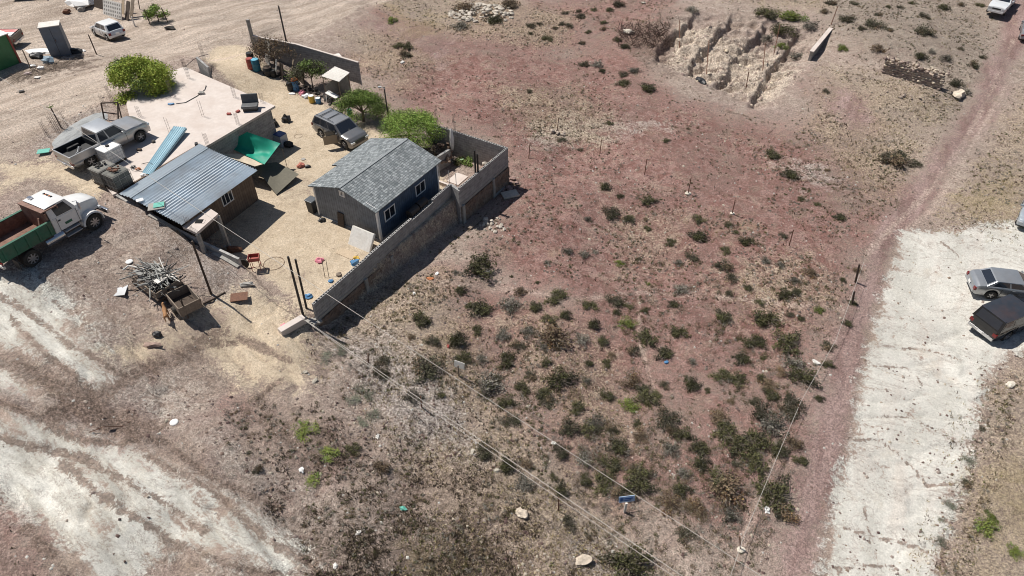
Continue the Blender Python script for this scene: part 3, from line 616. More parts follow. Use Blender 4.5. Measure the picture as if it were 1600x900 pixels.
# upper block wall
uw=empty('upper_block_wall',A(388,60,.75),0,'grey block wall with a white coping between the drive and the red field','wall')
e0=A(401,86,.75); e1=A(564.5,128,-.2); mid=A(470,103,.3)
nodes=[(e0,.6,2.5),(mid,.2,2.25),(e1,-.6,1.55)]
for (p,zb,zt),(q,zb2,zt2) in zip(nodes,nodes[1:]):
    w_=seg('block_course',p,q,zb-.4,zb2-.4,zt,zt2,.15,M_block); w_.parent=uw; w_.location=(p.x-uw.location.x,p.y-uw.location.y,-uw.location.z)
    w_=seg('coping',p,q,zt+.002,zt2+.002,zt+.07,zt2+.07,.19,M_slab); w_.parent=uw; w_.location=(p.x-uw.location.x,p.y-uw.location.y,-uw.location.z)
b=MB(); b.box((e0.x-uw.location.x,e0.y-uw.location.y,1.1),(.25,.25,4.2)); b.build('end_post',M_conc,uw)
# stone ruins and the slab by the pit
def stone_wall(name,label,p,q,zb,h,th,m,seed):
    r0=empty(name,p,math.atan2(q.y-p.y,q.x-p.x),label,'ruin'); L=(q-p).length; b=MB(); rn=random.Random(seed)
    b.box((L/2,0,h/2-.4),(L-.2,th*.7,h-.3+.4)); z=0
    while z<h:
        x=0; 
        while x<L:
            wd=rn.uniform(.22,.42); hh=.2
            if z+hh<h*(1-.25*rn.random()*(x/L)) : 
                for s in (-1,1): b.ico((x+wd/2,s*th*.36+rn.uniform(-.05,.05),z+hh/2),wd*.55,rn.random(),.22,1,(1,.6,.52))
            x+=wd
        z+=.2
    for k in range(int(L*9)): b.ico((rn.uniform(-.3,L+.3),rn.uniform(-.5,.5)*th,h+rn.uniform(-.1,.05)),rn.uniform(.1,.2),rn.random(),.3)
    b.build('stones',m,r0); return r0
p,q=G(1377,112),G(1467,139); p.z=q.z=min(p.z,q.z)
stone_wall('stone_ruin','dry stone ruined wall standing alone beside the red dirt road',p,q,0,1.5,.6,mat('ruin_stone',(.30,.24,.20),.95,var=.3,scale=7,bump=.7,island=.5),3)
p,q=G(1264,95),G(1298,45)
rw=empty('retaining_wall',p,math.atan2(q.y-p.y,q.x-p.x),'dark concrete retaining wall at the right edge of the excavated pit','wall')
L=(Vector((q.x,q.y,0))-Vector((p.x,p.y,0))).length; b=MB(); b.box((L/2,0,-.2),(L,.25,2.2)); b.build('wall_panel',M_conc,rw); b=MB(); b.box((L/2,0,.94),(L+.1,.4,.08)); b.build('coping',M_slab,rw)
# ---------------- vehicles ----------------
def paint(name,c,rough=.28,metal=.35,dirt=.25): return mat(name,c,rough,metal,var=.05,scale=3,bump=0,dirt=((.36,.29,.22),dirt),coat=.35)
M_chrome=mat('chrome',(.6,.6,.62),.2,.9,var=.05,bump=0)
M_rim=mat('alloy_rim',(.42,.42,.43),.35,.7,var=.1,bump=0)
M_tail=mat('tail_lamp',(.16,.015,.015),.15,var=.05,bump=0)
M_head=mat('head_lamp',(.62,.64,.66),.1,.2,var=.05,bump=0)
M_under=mat('underbody',(.012,.012,.013),.9,var=.2,bump=0)
def ground_frame(px1,px2,side,track,z=None):
    """front and rear near-side tyre contacts in the photo -> centre, heading, wheelbase, pitch"""
    f,r=(G(*px1),G(*px2)) if z is None else (A(*px1,z),A(*px2,z))
    d=Vector((f.x-r.x,f.y-r.y,0)); wb=d.length; d.normalize(); left=Vector((-d.y,d.x,0)); s=1 if side=='R' else -1
    c=(f+r)/2+left*s*track/2; return c,math.atan2(d.y,d.x),wb,math.atan2(f.z-r.z,wb)
def wheel(parent,x,y,r,w,rim=M_rim,dual=False,spokes=5):
    b=MB(); s=1 if y>0 else -1; M=Matrix.Translation((x,y,r))@Matrix.Rotation(R(-90)*s,4,'X')
    b.lathe([(r*.62,-w/2),(r*.93,-w/2),(r,-w/2+.03),(r,w/2-.03),(r*.94,w/2),(r*.62,w/2-.005)],n=28,M=M)
    wh=b.build('wheel',M_tyre,parent,smooth=True); c=MB()
    c.lathe([(r*.62,w/2-.02),(r*.60,w/2+.004),(r*.55,w/2-.03)],n=24,M=M)
    for k in range(spokes):
        a=2*math.pi*k/spokes; c.box((r*.3*math.cos(a),r*.3*math.sin(a),w/2-.012),(.001+r*.5,r*.17,.02),M@Matrix.Translation((0,0,0))@Tm((0,0,0)) ) if False else c.add([M@Vector((r*(u*math.cos(a)-v_*math.sin(a)),r*(u*math.sin(a)+v_*math.cos(a)),w/2+.002)) for u,v_ in ((.1,-.09),(.57,-.07),(.57,.07),(.1,.09))],[(0,1,2,3)])
    c.lathe([(r*.14,w/2-.03),(r*.14,w/2+.012)],n=10,M=M)
    c.build('rim',rim,wh); return wh
def car(name,label,cat,loc,rz,pitch,L,W,H,wb,prof,green,pm,wr=.33,fo=None,roofm=None,wins=((.04,.47),(.53,.96)),bed=None,clear=.24,rails=False,group=None,glass=None,open_door=False,scale_up=0,seams=True,wide=(.915,.76)):
    """prof: lower-body top line [(x/L from rear 0..1, z)], green: rear base, rear top, front top, front base (x fractions)"""
    root=empty(name,loc,rz,label,cat,group); root.rotation_euler=(0,-pitch,rz)
    hl=L/2; fo=fo if fo is not None else .17*L; xf=hl-fo; xr=xf-wb; Ra=wr*1.22
    glass=glass or M_glass
    X=lambda f:-hl+f*L
    def zt(x):
        f=(x+hl)/L
        for (a,za),(b_,zb) in zip(prof,prof[1:]):
            if a<=f<=b_: 
                t=(f-a)/(b_-a+1e-9); return za+(zb-za)*t
        return prof[-1][1] if f>.5 else prof[0][1]
    def hwid(x):
        s=abs(x)/hl; return W/2*(1-.05*s**4-.13*s**14)
    xs=set(np.linspace(-hl,hl,33)); 
    for c in (xf,xr):
        for t in np.linspace(-1,1,11): xs.add(c+Ra*t)
        xs.add(c-Ra-.004); xs.add(c+Ra+.004)
    xs|={X(a) for a,_ in prof}; xs=sorted(xs); rows=[]
    for x in xs:
        zb=clear; f=(x+hl)/L
        if f<.04: zb=clear+.12*(1-f/.04)
        if f>.96: zb=clear+.10*((f-.96)/.04)
        for c in (xf,xr):
            if abs(x-c)<=Ra: zb=max(zb,wr+math.sqrt(max(0,Ra*Ra-(x-c)**2))*.98)
        z1=zt(x)
        if bed and x<X(bed[0]): z1=bed[1]
        zb=min(zb,z1-.06); w_=hwid(x); row=[]
        sec=[(0,.93),(.12,.965),(.4,1),(.72,.995),(.9,.97),(1,.93)]
        ls=[Vector((x,w_*k,zb+(z1-zb)*t)) for t,k in sec]
        row=[Vector((x,0,zb+.02))]+ls+[Vector((x,w_*.6,z1+.025)),Vector((x,0,z1+.035))]
        row+=[Vector((p.x,-p.y,p.z)) for p in row[-2:0:-1]]
        rows.append(row[::-1])
    b=MB(); b.grid(rows,close=True); n=len(rows[0]); b.add(rows[0],[tuple(range(n-1,-1,-1))]); b.add(rows[-1],[tuple(range(n))])
    b.build('body',pm,root,smooth=True)
    b=MB(); b.box((0,0,clear+.2),(L*.93,W-.5,.36)); b.build('underbody',M_under,root)
    for c in (xf,xr):
        for s in (-1,1): wheel(root,c,s*(W/2-.13),wr,.22)
    # cabin
    rb,rt,ft,fb=[X(v) for v in green]; zb=lambda x:zt(x)-.02; wl=W/2*wide[0]; wt=W/2*wide[1]; zr=H-.06
    B=[Vector((rb,-wl,zb(rb))),Vector((fb,-wl,zb(fb))),Vector((fb,wl,zb(fb))),Vector((rb,wl,zb(rb)))]
    T=[Vector((rt,-wt,zr-.02)),Vector((ft,-wt,zr-.02)),Vector((ft,wt,zr-.02)),Vector((rt,wt,zr-.02))]
    cb=MB(); cb.add(B+T,[(3,2,1,0),(4,5,6,7),(0,1,5,4),(1,2,6,5),(2,3,7,6),(3,0,4,7)]); cb.build('cabin',pm,root,bevel=.025)
    rows=[]; 
    for i in range(7):
        u=i/6; x=rt+(ft-rt)*u; e=1-(2*u-1)**4*.9
        ww_=wt+.012; rows.append([Vector((x+(0 if 0<i<6 else 0),ww_*v,zr-.02+.075*e*(1-abs(v)**3*.85)-.004)) for v in (-1,-.85,-.5,0,.5,.85,1)])
    rp=MB(); rp.grid([r_[::-1] for r_ in rows]); rp.build('roof',roofm or pm,root,smooth=True)
    def pane(q,u0,u1,v0,v1,nm,off=.008,par=root,m=glass,n=1):
        f=lambda u,v:q[0].lerp(q[1],u).lerp(q[3].lerp(q[2],u),v)
        pts=[f(u0,v0),f(u1,v0),f(u1,v1),f(u0,v1)]; nr=(pts[1]-pts[0]).cross(pts[3]-pts[0]).normalized()
        mb=MB(); mb.plate([p+nr*off for p in pts],.012); return mb.build(nm,m,par)
    sidR=[B[0],B[1],T[1],T[0]]; sidL=[B[2],B[3],T[3],T[2]]; fr=[B[1],B[2],T[2],T[1]]; re=[B[3],B[0],T[0],T[3]]
    for a,c in wins:
        pane(sidR,a,c,.16,.9,'side_window'); pane(sidL,1-c,1-a,.16,.9,'side_window')
    pane(fr,.07,.93,.1,.93,'windshield'); pane(re,.09,.91,.16,.88,'rear_window')
    # lamps, bumpers, plates
    zf=zt(hl*.97); zz=min(zt(-hl*.97),.95) if not bed else .85
    for s in (-1,1):
        b=MB(); b.box((hl*.965,s*W*.36,zf-.10),(.20,W*.17,.15)); b.build('headlight',M_head,root,bevel=.02)
        b=MB(); b.box((-hl*.975,s*W*.40,zz-.13),(.14,W*.13,.22)); b.build('taillight',M_tail,root,bevel=.02)
        b=MB(); b.box((fb-.35,s*(W/2+.06),zb(fb)+.10),(.12,.2,.14)); b.build('mirror',pm,root,bevel=.03)
    b=MB(); b.box((hl*.985,0,.45),(.12,W*.8,.2)); b.build('front_bumper',pm if scale_up==0 else M_chrome,root,bevel=.03)
    b=MB(); b.box((-hl*.99,0,.48),(.13,W*.86,.2)); b.build('rear_bumper',pm if scale_up==0 else M_chrome,root,bevel=.03)
    b=MB(); b.box((hl-.02,0,zf-.14),(.05,W*.45,.14)); b.build('grille',M_black,root)
    b=MB(); b.box((-hl-.055,0,.62 if scale_up==0 else .5),(.02,.32,.15)); b.build('number_plate',M_white,root)
    # door seams and handles
    for s in (-1,1) if seams else ():
        for k,u in enumerate([w_[0] for w_ in wins]+[wins[-1][1]]):
            x=rb+(fb-rb)*u; xx=min(max(x,xr+Ra+.03),xf-Ra-.02); b=MB(); z1=zt(xx)
            b.box((xx,s*(hwid(xx)+.0),clear+.12+(z1-clear-.2)/2),(.014,.02,(z1-clear-.25))); b.build('door_seam',M_black,root)
        for a,c in wins:
            x=rb+(fb-rb)*(a+.06); b=MB(); b.box((x,s*(hwid(x)*.985+.012),zt(x)-.14),(.17,.03,.035)); b.build('door_handle',M_black if scale_up else pm,root)
    if rails:
        for s in (-1,1): b=MB(); b.path([(rt+.1,s*wt*.86,H-.02),(rt+.18,s*wt*.86,H+.04),(ft-.3,s*wt*.86,H+.04),(ft-.2,s*wt*.86,H-.02)],.018); b.build('roof_rail',M_black,root)
        for u in (.25,.6): b=MB(); b.box((rt+(ft-rt)*u,0,H+.035),(.06,wt*1.7,.025)); b.build('crossbar',M_black,root)
    if bed:
        x1=X(bed[0]); x0=-hl+.03; zf_=bed[1]; zr_=bed[2]
        for s in (-1,1):
            b=MB(); b.box(((x0+x1)/2,s*(W/2-.07),(zf_+zr_)/2),(x1-x0,.11,zr_-zf_+.02)); b.build('bed_side',pm,root,bevel=.02)
        b=MB(); b.box((x0+.03,0,(zf_+zr_)/2-.03),(.08,W-.26,zr_-zf_)); b.build('tailgate',pm,root,bevel=.015)
        b=MB(); b.box((x1-.03,0,(zf_+zr_)/2),(.06,W-.26,zr_-zf_)); b.build('bed_front',M_under,root)
        b=MB(); b.box(((x0+x1)/2,0,zf_+.055),(x1-x0-.1,W-.26,.03))
        for s in (-1,1): b.box((xr,s*(W/2-.27),zf_+.16),(.95,.28,.2),top=(.8,.9)); b.box(((x0+x1)/2,s*(W/2-.13),(zf_+zr_)/2-.01),(x1-x0-.08,.012,zr_-zf_-.04))
        b.build('bed_liner',M_black,root)
    return root
P_sedan=[(0,.60),(.015,.80),(.05,.95),(.12,1.0),(.22,1.02),(.68,.97),(.80,.93),(.90,.85),(.96,.75),(.99,.64),(1,.52)]
P_suv=[(0,.75),(.015,.98),(.04,1.08),(.5,1.07),(.76,1.04),(.93,.94),(.985,.78),(1,.60)]
P_hatch=[(0,.6),(.02,.85),(.07,.95),(.5,.94),(.74,.90),(.92,.76),(.985,.64),(1,.5)]
P_pick=[(0,1.0),(.36,1.02),(.66,1.08),(.80,1.07),(.93,1.02),(.985,.90),(1,.66)]
silver=paint('silver_paint',(.42,.44,.46),.28,.6); 
c,rz,wb,pt=ground_frame((219,222),(142,261),'R',1.6,3.02)
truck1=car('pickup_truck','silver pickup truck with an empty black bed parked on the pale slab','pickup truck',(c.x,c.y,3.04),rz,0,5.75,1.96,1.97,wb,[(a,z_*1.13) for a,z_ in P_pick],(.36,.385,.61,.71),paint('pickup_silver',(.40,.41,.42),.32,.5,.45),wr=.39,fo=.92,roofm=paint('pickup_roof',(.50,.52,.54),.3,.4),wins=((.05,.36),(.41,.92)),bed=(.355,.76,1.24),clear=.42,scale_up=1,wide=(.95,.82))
b=MB(); b.path([(-2.1,-.25,.93),(-1.95,-.25,.98),(-1.55,.3,.98),(-1.4,.3,.9)],.03); tag(b.build('bent_pipe',M_galv),'bent light metal tube lying in the silver pickup bed','pipe'); o=bpy.data.objects['bent_pipe']; o.location=truck1.location; o.rotation_euler=truck1.rotation_euler
c,rz,wb,pt=ground_frame((541,233),(501.5,213.5),'R',1.6,0)
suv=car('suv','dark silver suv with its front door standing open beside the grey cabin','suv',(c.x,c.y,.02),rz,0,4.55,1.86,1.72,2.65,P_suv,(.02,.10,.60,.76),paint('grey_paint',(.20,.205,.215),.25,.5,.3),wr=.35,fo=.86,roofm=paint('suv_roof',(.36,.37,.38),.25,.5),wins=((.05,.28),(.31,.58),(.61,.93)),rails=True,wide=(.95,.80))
# open front passenger door (hinged at its front edge)
dr=MB(); dr.box((-.52,0,.72),(1.04,.07,.72)); dd=dr.build('open_door',paint('door_lining',(.28,.22,.155),.8,0,.3),suv,bevel=.02); dd.location=(.78,-.93,0); dd.rotation_euler=(0,0,R(62))
fr_=MB(); fr_.path([(-.98,0,1.06),(-.86,0,1.42),(-.35,0,1.46),(-.05,0,1.08)],.025); fr_.build('window_frame',M_black,dd)
g=MB(); g.box((-.45,0,1.24),(.72,.012,.32)); g.build('door_glass',M_glass,dd)
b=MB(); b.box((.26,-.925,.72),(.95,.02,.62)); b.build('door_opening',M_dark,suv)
c,rz,wb,pt=ground_frame((146,54),(174,65.5),'L',1.45)
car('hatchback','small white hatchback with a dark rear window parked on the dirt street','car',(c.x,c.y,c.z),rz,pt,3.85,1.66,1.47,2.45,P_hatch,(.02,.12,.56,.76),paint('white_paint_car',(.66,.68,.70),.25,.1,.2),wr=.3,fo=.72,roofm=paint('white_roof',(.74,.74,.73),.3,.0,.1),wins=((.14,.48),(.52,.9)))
c,rz,wb,pt=ground_frame((1598,471),(1542,465),'R',1.55)
rz=head((1542,465),(1598,471)); 
f=G(1542,466); d=Vector((math.cos(rz),math.sin(rz),0)); c=f+d*1.37+Vector((-d.y,d.x,0))*.8
car('sedan','silver sedan with a dark rear window parked on the pale lot above the black suv','car',(c.x,c.y,c.z),rz,0,4.8,1.82,1.45,2.75,P_sedan,(.12,.235,.56,.74),silver,wr=.33,fo=.95,wins=((.10,.46),(.50,.86)),wide=(.93,.78))
r1,r2=G(1504,512),G(1541,538); d=(r2-r1); wv=Vector((d.x,d.y,0)); d=Vector((-wv.y,wv.x,0)).normalized(); 
c=(r1+r2)/2+d*2.6-wv.normalized()*-.12; print('black suv width',wv.length)
car('suv','black boxy suv with sun worn rusty roof parked on the pale lot','suv',(c.x,c.y,c.z+.02),math.atan2(d.y,d.x),0,5.1,1.98,1.88,2.95,[(0,.8),(.012,1.1),(.3,1.16),(.74,1.18),(.95,1.08),(.99,.85),(1,.6)],(.012,.065,.56,.70),paint('black_paint',(.012,.013,.015),.2,.1,.04),wr=.38,fo=.95,roofm=mat('worn_roof',(.035,.042,.055),.45,.2,var=.15,scale=3,bump=0,dirt=((.12,.06,.045),.35)),wins=((.04,.30),(.33,.62),(.66,.95)),clear=.32,scale_up=1,wide=(.965,.85))
# pickup with the red and white load at the left edge
r1,r2=G(24,79),G(46,63); wv=Vector((r2.x-r1.x,r2.y-r1.y,0)); d=Vector((-wv.y,wv.x,0)).normalized(); c=(r1+r2)/2+d*2.6; c.z=hz(c.x,c.y)
t2=car('pickup_truck','old dark pickup truck with red and white boards in its bed at the left edge','pickup truck',(c.x,c.y,c.z+.05),math.atan2(d.y,d.x),0,5.2,1.85,1.72,3.1,P_pick,(.42,.46,.62,.72),paint('brown_paint',(.13,.11,.10),.5,.2,.5),wr=.36,fo=.9,wins=((.1,.9),),bed=(.42,.72,1.12),clear=.38,scale_up=1)
for i,(y,m,l_) in enumerate(((-.3,M_pink,'red stained board lying in the bed of the old dark pickup'),(.45,M_white,'white board lying in the bed of the old dark pickup'))):
    b=MB(); b.box((-1.5,y,1.13+.02*i),(1.9,.75,.04),Tm((0,0,0),rz=.05*i)); o=b.build('board',mat('red_sheet',(.55,.10,.10),.6,var=.3,scale=3,dirt=((.7,.6,.55),.8)) if i==0 else M_white); o.location=t2.location; o.rotation_euler=t2.rotation_euler; tag(o,l_,'board')
# distant vehicles at the upper right and partly cut at the frame edges
def far_car(px,ang,label,pm,prof,green,L=4.4,W=1.75,H=1.45,bed=None,name='parked_car',cat='car',**k):
    p=G(*px); car(name,label,cat,(p.x,p.y,p.z),ang,0,L,W,H,L*.6,prof,green,pm,wr=.34,wins=((.08,.46),(.52,.9)),bed=bed,**k)
far_car((1562,14),head((1570,5),(1556,22)),'white pickup truck with dark glass far up the red dirt road','a' and paint('white_far',(.7,.72,.74),.3,.1,.2),P_pick,(.36,.40,.60,.70),L=5.2,W=1.85,H=1.75,bed=(.36,.7,1.1),name='pickup_truck',cat='pickup truck',clear=.4)
far_car((1606,56),head((1600,70),(1602,52)),'grey car cut by the right edge beside the red dirt road',paint('grey_far',(.30,.32,.35)),P_sedan,(.12,.235,.56,.74))
far_car((1612,338),head((1600,330),(1592,352)),'pale blue car nosing in at the right edge above the pale lot',paint('paleblue',(.45,.52,.58)),P_sedan,(.12,.235,.56,.74),L=4.6)
far_car((60,-6),head((40,-4),(100,-8)),'dark car at the very top left of the street',paint('dark_far',(.05,.05,.055)),P_sedan,(.12,.235,.56,.74))
far_car((243,-9),head((225,-6),(265,-10)),'white car at the top edge above the green bush',paint('white_far',(.7,.72,.74),.3,.1,.2),P_sedan,(.12,.235,.56,.74))

# ---------------- dump truck ----------------
c,rz,wb,pt=ground_frame((151,357),(54,413),'R',2.0); wb=max(wb,3.7)
pt*=.8
dt=empty('dump_truck',(c.x,c.y,c.z-.02),rz,'white cab dump truck with a green tipping body on the dirt lot','truck'); dt.rotation_euler=(0,-pt,rz)
xf=wb/2; xr=-wb/2; P_w=paint('truck_white',(.74,.74,.73),.3,.0,.12); P_g=mat('truck_green',(.012,.115,.07),.45,var=.2,scale=5,dirt=((.10,.10,.07),.5)); M_rb=mat('rusty_bed',(.17,.085,.06),.85,var=.4,scale=5,dirt=((.33,.22,.17),.7))
for s in (-1,1):
    wheel(dt,xf,s*.98,.50,.3,spokes=8); wheel(dt,xr,s*.92,.50,.5,spokes=8)
b=MB(); 
b.box((-.35,.38,.85),(wb+2.6,.09,.26)); b.box((-.35,-.38,.85),(wb+2.6,.09,.26)); b.box((xr,0,.5),(.25,1.7,.25)); b.box((xf,0,.5),(.2,1.8,.15)); b.box((xf+.2,0,.95),(1.3,.8,.5)); b.build('chassis',M_under,dt)
# hood: sloping, rounded
def loft(rows,caps=True):
    m=MB(); m.grid(rows,close=True)
    n=len(rows[0])
    if caps: m.add(rows[0],[tuple(range(n-1,-1,-1))]); m.add(rows[-1],[tuple(range(n))])
    return m
def sec(x,w,z0,z1,r=.14): 
    pts=[(-w,z0),(w,z0),(w,z1-r*1.2),(w-r*.35,z1-r*.35),(w-r*1.3,z1),(0,z1+.03),(-w+r*1.3,z1),(-w+r*.35,z1-r*.35),(-w,z1-r*1.2)]
    return [Vector((x,a,b_)) for a,b_ in pts]
loft([sec(xf-.55,.78,.95,1.86),sec(xf-.1,.74,.95,1.82),sec(xf+.4,.68,.95,1.72),sec(xf+.75,.62,.9,1.62),sec(xf+.92,.55,.9,1.45)]).build('hood',P_w,dt,smooth=True)
b=MB(); b.box((xf+.93,0,1.18),(.06,.85,.5)); b.build('grille',M_chrome,dt)
b=MB(); b.box((xf+1.02,0,.66),(.16,2.15,.28)); b.build('front_bumper',M_chrome,dt,bevel=.03)
for s in (-1,1):
    rows=[]
    for i in range(11):
        a=R(-8)+R(180+6)*i/10; ca,sa=math.cos(a),math.sin(a)
        rows.append([Vector((xf+.64*ca,s*.68,.52+.68*sa)),Vector((xf+.66*ca,s*1.12,.52+.66*sa)),Vector((xf+.58*ca,s*1.16,.52+.58*sa)),Vector((xf+.56*ca,s*.68,.52+.58*sa))][::-s])
    loft(rows).build('fender',P_w,dt,smooth=True)
    b=MB(); b.box((xf+.72,s*.86,1.08),(.12,.26,.18)); b.build('headlight',M_head,dt,bevel=.02)
# cab
x0,x1=xf-2.15,xf-.5
b=MB(); b.add([Vector(v) for v in [(x0,-.98,.95),(x1,-.98,.95),(x1,.98,.95),(x0,.98,.95),(x0,-.98,1.85),(x1,-.98,1.80),(x1,.98,1.80),(x0,.98,1.85)]],[(3,2,1,0),(4,5,6,7),(0,1,5,4),(1,2,6,5),(2,3,7,6),(3,0,4,7)]); b.build('cab_lower',P_w,dt,bevel=.04)
bq=[Vector((x0+.0,-.97,1.84)),Vector((x1,-.97,1.79)),Vector((x1,.97,1.79)),Vector((x0,.97,1.84))]; tq=[Vector((x0+.02,-.86,2.58)),Vector((x1-.42,-.86,2.56)),Vector((x1-.42,.86,2.56)),Vector((x0+.02,.86,2.58))]
b=MB(); b.add(bq+tq,[(3,2,1,0),(4,5,6,7),(0,1,5,4),(1,2,6,5),(2,3,7,6),(3,0,4,7)]); b.build('cab_upper',P_w,dt,bevel=.04)
rows=[[Vector((x0-.02+(x1-.34-x0)*i/6,.9*v,2.57+.13*(1-(2*i/6-1)**4*.8)*(1-abs(v)**3*.8))) for v in (-1,-.8,-.4,0,.4,.8,1)][::-1] for i in range(7)]
b=MB(); b.grid(rows); b.build('cab_roof',P_w,dt,smooth=True)
def quadpane(q,u0,u1,v0,v1,nm,par,m=M_glass,off=.012):
    f=lambda u,v:q[0].lerp(q[1],u).lerp(q[3].lerp(q[2],u),v); p=[f(u0,v0),f(u1,v0),f(u1,v1),f(u0,v1)]; nr=(p[1]-p[0]).cross(p[3]-p[0]).normalized()
    mb=MB(); mb.plate([k+nr*off for k in p],.014); return mb.build(nm,m,par)
quadpane([bq[0],bq[1],tq[1],tq[0]],.25,.85,.08,.88,'side_window',dt); quadpane([bq[2],bq[3],tq[3],tq[2]],.15,.75,.08,.88,'side_window',dt)
quadpane([bq[1],bq[2],tq[2],tq[1]],.06,.94,.1,.92,'windshield',dt)
for k in range(5): b=MB(); b.box((x1-.75,-.3+.15*k,2.70),(.12,.07,.05)); b.build('marker_lamp',M_orange if k%2 else M_dark,dt)
b=MB(); b.box((x0+.25,.55,2.72),(.2,.3,.08)); b.build('roof_horn',M_chrome,dt)
for s in (-1,1):
    b=MB(); b.path([(x1-.15,s*.98,2.25),(x1-.02,s*1.2,2.3),(x1-.02,s*1.2,1.7),(x1-.15,s*.98,1.65)],.015); b.box((x1-.02,s*1.22,2.0),(.05,.18,.42)); b.build('mirror',M_chrome,dt)
    b=MB(); b.box((x0+.3,s*.995,1.4),(.012,.02,.85)); b.box((x1-.15,s*.995,1.4),(.012,.02,.85)); b.box(((x0+x1)/2+.1,s*.995,.98),(1.25,.02,.012)); b.build('door_seam',M_black,dt)
    b=MB(); b.box((x0+.42,s*1.0,1.62),(.15,.04,.05)); b.build('door_handle',M_black,dt)
    b=MB(); b.tube((x0-.75,s*.82,.72),(x0+.35,s*.82,.72),.29,n=20); b.build('fuel_tank',M_chrome,dt,smooth=True)
    b=MB(); b.box((x0+.9,s*.95,.52),(.95,.3,.05)); b.box((x0+.9,s*.95,.85),(.95,.3,.05)); b.build('step',M_galv,dt)
# green door emblem stripe, plain
b=MB(); b.box(((x0+x1)/2+.05,-.992,1.28),(.42,.012,.14)); b.build('door_sign',P_g,dt)
# tipping body
bx1=x0-.12; bx0=xr-1.35; z0,z1=1.12,1.92; wo=1.15
for s in (-1,1):
    b=MB(); b.box(((bx0+bx1)/2,s*(wo-.03),(z0+z1)/2),(bx1-bx0,.08,z1-z0)); b.box(((bx0+bx1)/2,s*(wo-.01),z1+.02),(bx1-bx0,.15,.08))
    for k in range(5): b.box((bx0+.2+(bx1-bx0-.4)*k/4,s*(wo+.035),(z0+z1)/2),(.09,.06,z1-z0-.04))
    sp=b.build('side_board',P_g,dt)
    b=MB(); b.box(((bx0+bx1)/2,s*(wo-.085),(z0+z1)/2+.03),(bx1-bx0-.02,.02,z1-z0-.02)); b.build('side_lining',M_rb,dt)
b=MB(); b.box((bx1-.04,0,(z0+z1)/2+.25),(.08,2*wo-.14,z1-z0+.5)); b.build('head_board',M_rb,dt)
b=MB(); b.box((bx1+.30,0,z1+.58),(.95,2*wo-.3,.06)); b.box((bx1+.76,0,z1+.5),(.05,2*wo-.3,.2)); b.build('cab_shield',mat('shield_rust',(.24,.14,.11),.85,var=.3,scale=5,dirt=((.32,.23,.19),.6)),dt)
b=MB(); b.box(((bx0+bx1)/2,0,z0+.02),(bx1-bx0-.1,2*wo-.16,.08)); b.build('bed_floor',M_rb,dt)
b=MB(); b.box((bx0,0,(z0+z1)/2-.02),(.08,2*wo-.1,z1-z0)); b.build('tailgate',P_g,dt)
b=MB(); b.box((bx1-.4,-.5,z1-.35),(.12,.12,.9),None,tsh=(.25,0)); b.build('hoist_post',M_rb,dt)
b=MB(); b.box((bx0-.05,0,.75),(.12,2.0,.16)); b.build('rear_bumper',M_offw,dt)
for s in (-1,1):
    b=MB(); b.box((bx0-.06,s*.9,.98),(.06,.24,.12)); b.build('taillight',M_tail,dt)
    b=MB(); b.box((xr-.75,s*.92,.5),(.03,.5,.6)); b.build('mud_flap',M_black,dt)
# ---------------- plants ----------------
def leaf_mesh(name,mats,blobs,nleaf,size,seed,twigs=0,flat=.0,up=.3,base=(0,0,0)):
    """leaf sized faces spread through lumpy blobs: (cx,cy,cz,rx,ry,rz,material index)"""
    rn=np.random.RandomState(seed); V=[];F_=[];MI=[]; tot=sum(b[3]*b[4]+b[3]*b[5] for b in blobs)
    for (cx,cy,cz,rx,ry,rz_,mi) in blobs:
        n=int(nleaf*(rx*ry+rx*rz_)/tot); d=rn.normal(size=(n,3)); d/=np.linalg.norm(d,axis=1)[:,None]; r=(.3+.95*rn.rand(n)**.8)*(1+.22*np.sin(d[:,0]*7+seed)*np.cos(d[:,1]*6))
        c=np.stack([cx+d[:,0]*r*rx,cy+d[:,1]*r*ry,cz+d[:,2]*r*rz_],-1); c[:,2]=np.abs(c[:,2])
        a=rn.normal(size=(n,3)); a[:,2]*=.6; a/=np.linalg.norm(a,axis=1)[:,None]; b=np.cross(a,d+rn.normal(size=(n,3))*.6); b/=np.linalg.norm(b,axis=1)[:,None]+1e-9
        s=size*(.6+.9*rn.rand(n))[:,None]; o=len(V)*0+sum(len(v) for v in V)
        q=np.stack([c-a*s-b*s*.35,c+a*s*.2-b*s*.5,c+a*s+b*s*.2,c-a*s*.1+b*s*.55],1).reshape(-1,3); V.append(q); F_.append((np.arange(n*4).reshape(n,4)+o)); MI.append(np.full(n,mi))
    V=np.concatenate(V);F_=np.concatenate(F_);MI=np.concatenate(MI)
    me=bpy.data.meshes.new(name); me.vertices.add(len(V)); me.vertices.foreach_set('co',V.astype(np.float32).ravel()); me.loops.add(F_.size); me.loops.foreach_set('vertex_index',F_.astype(np.int32).ravel()); me.polygons.add(len(F_)); me.polygons.foreach_set('loop_start',np.arange(0,F_.size,4,dtype=np.int32)); me.polygons.foreach_set('loop_total',np.full(len(F_),4,np.int32))
    for m in mats: me.materials.append(m)
    me.polygons.foreach_set('material_index',MI.astype(np.int32)); me.update(calc_edges=True); return me
def leafmat(n,c,isl=.4): 
    m=mat(n,c,.75,var=.25,scale=2,bump=0,island=isl,spec=.25)
    return m
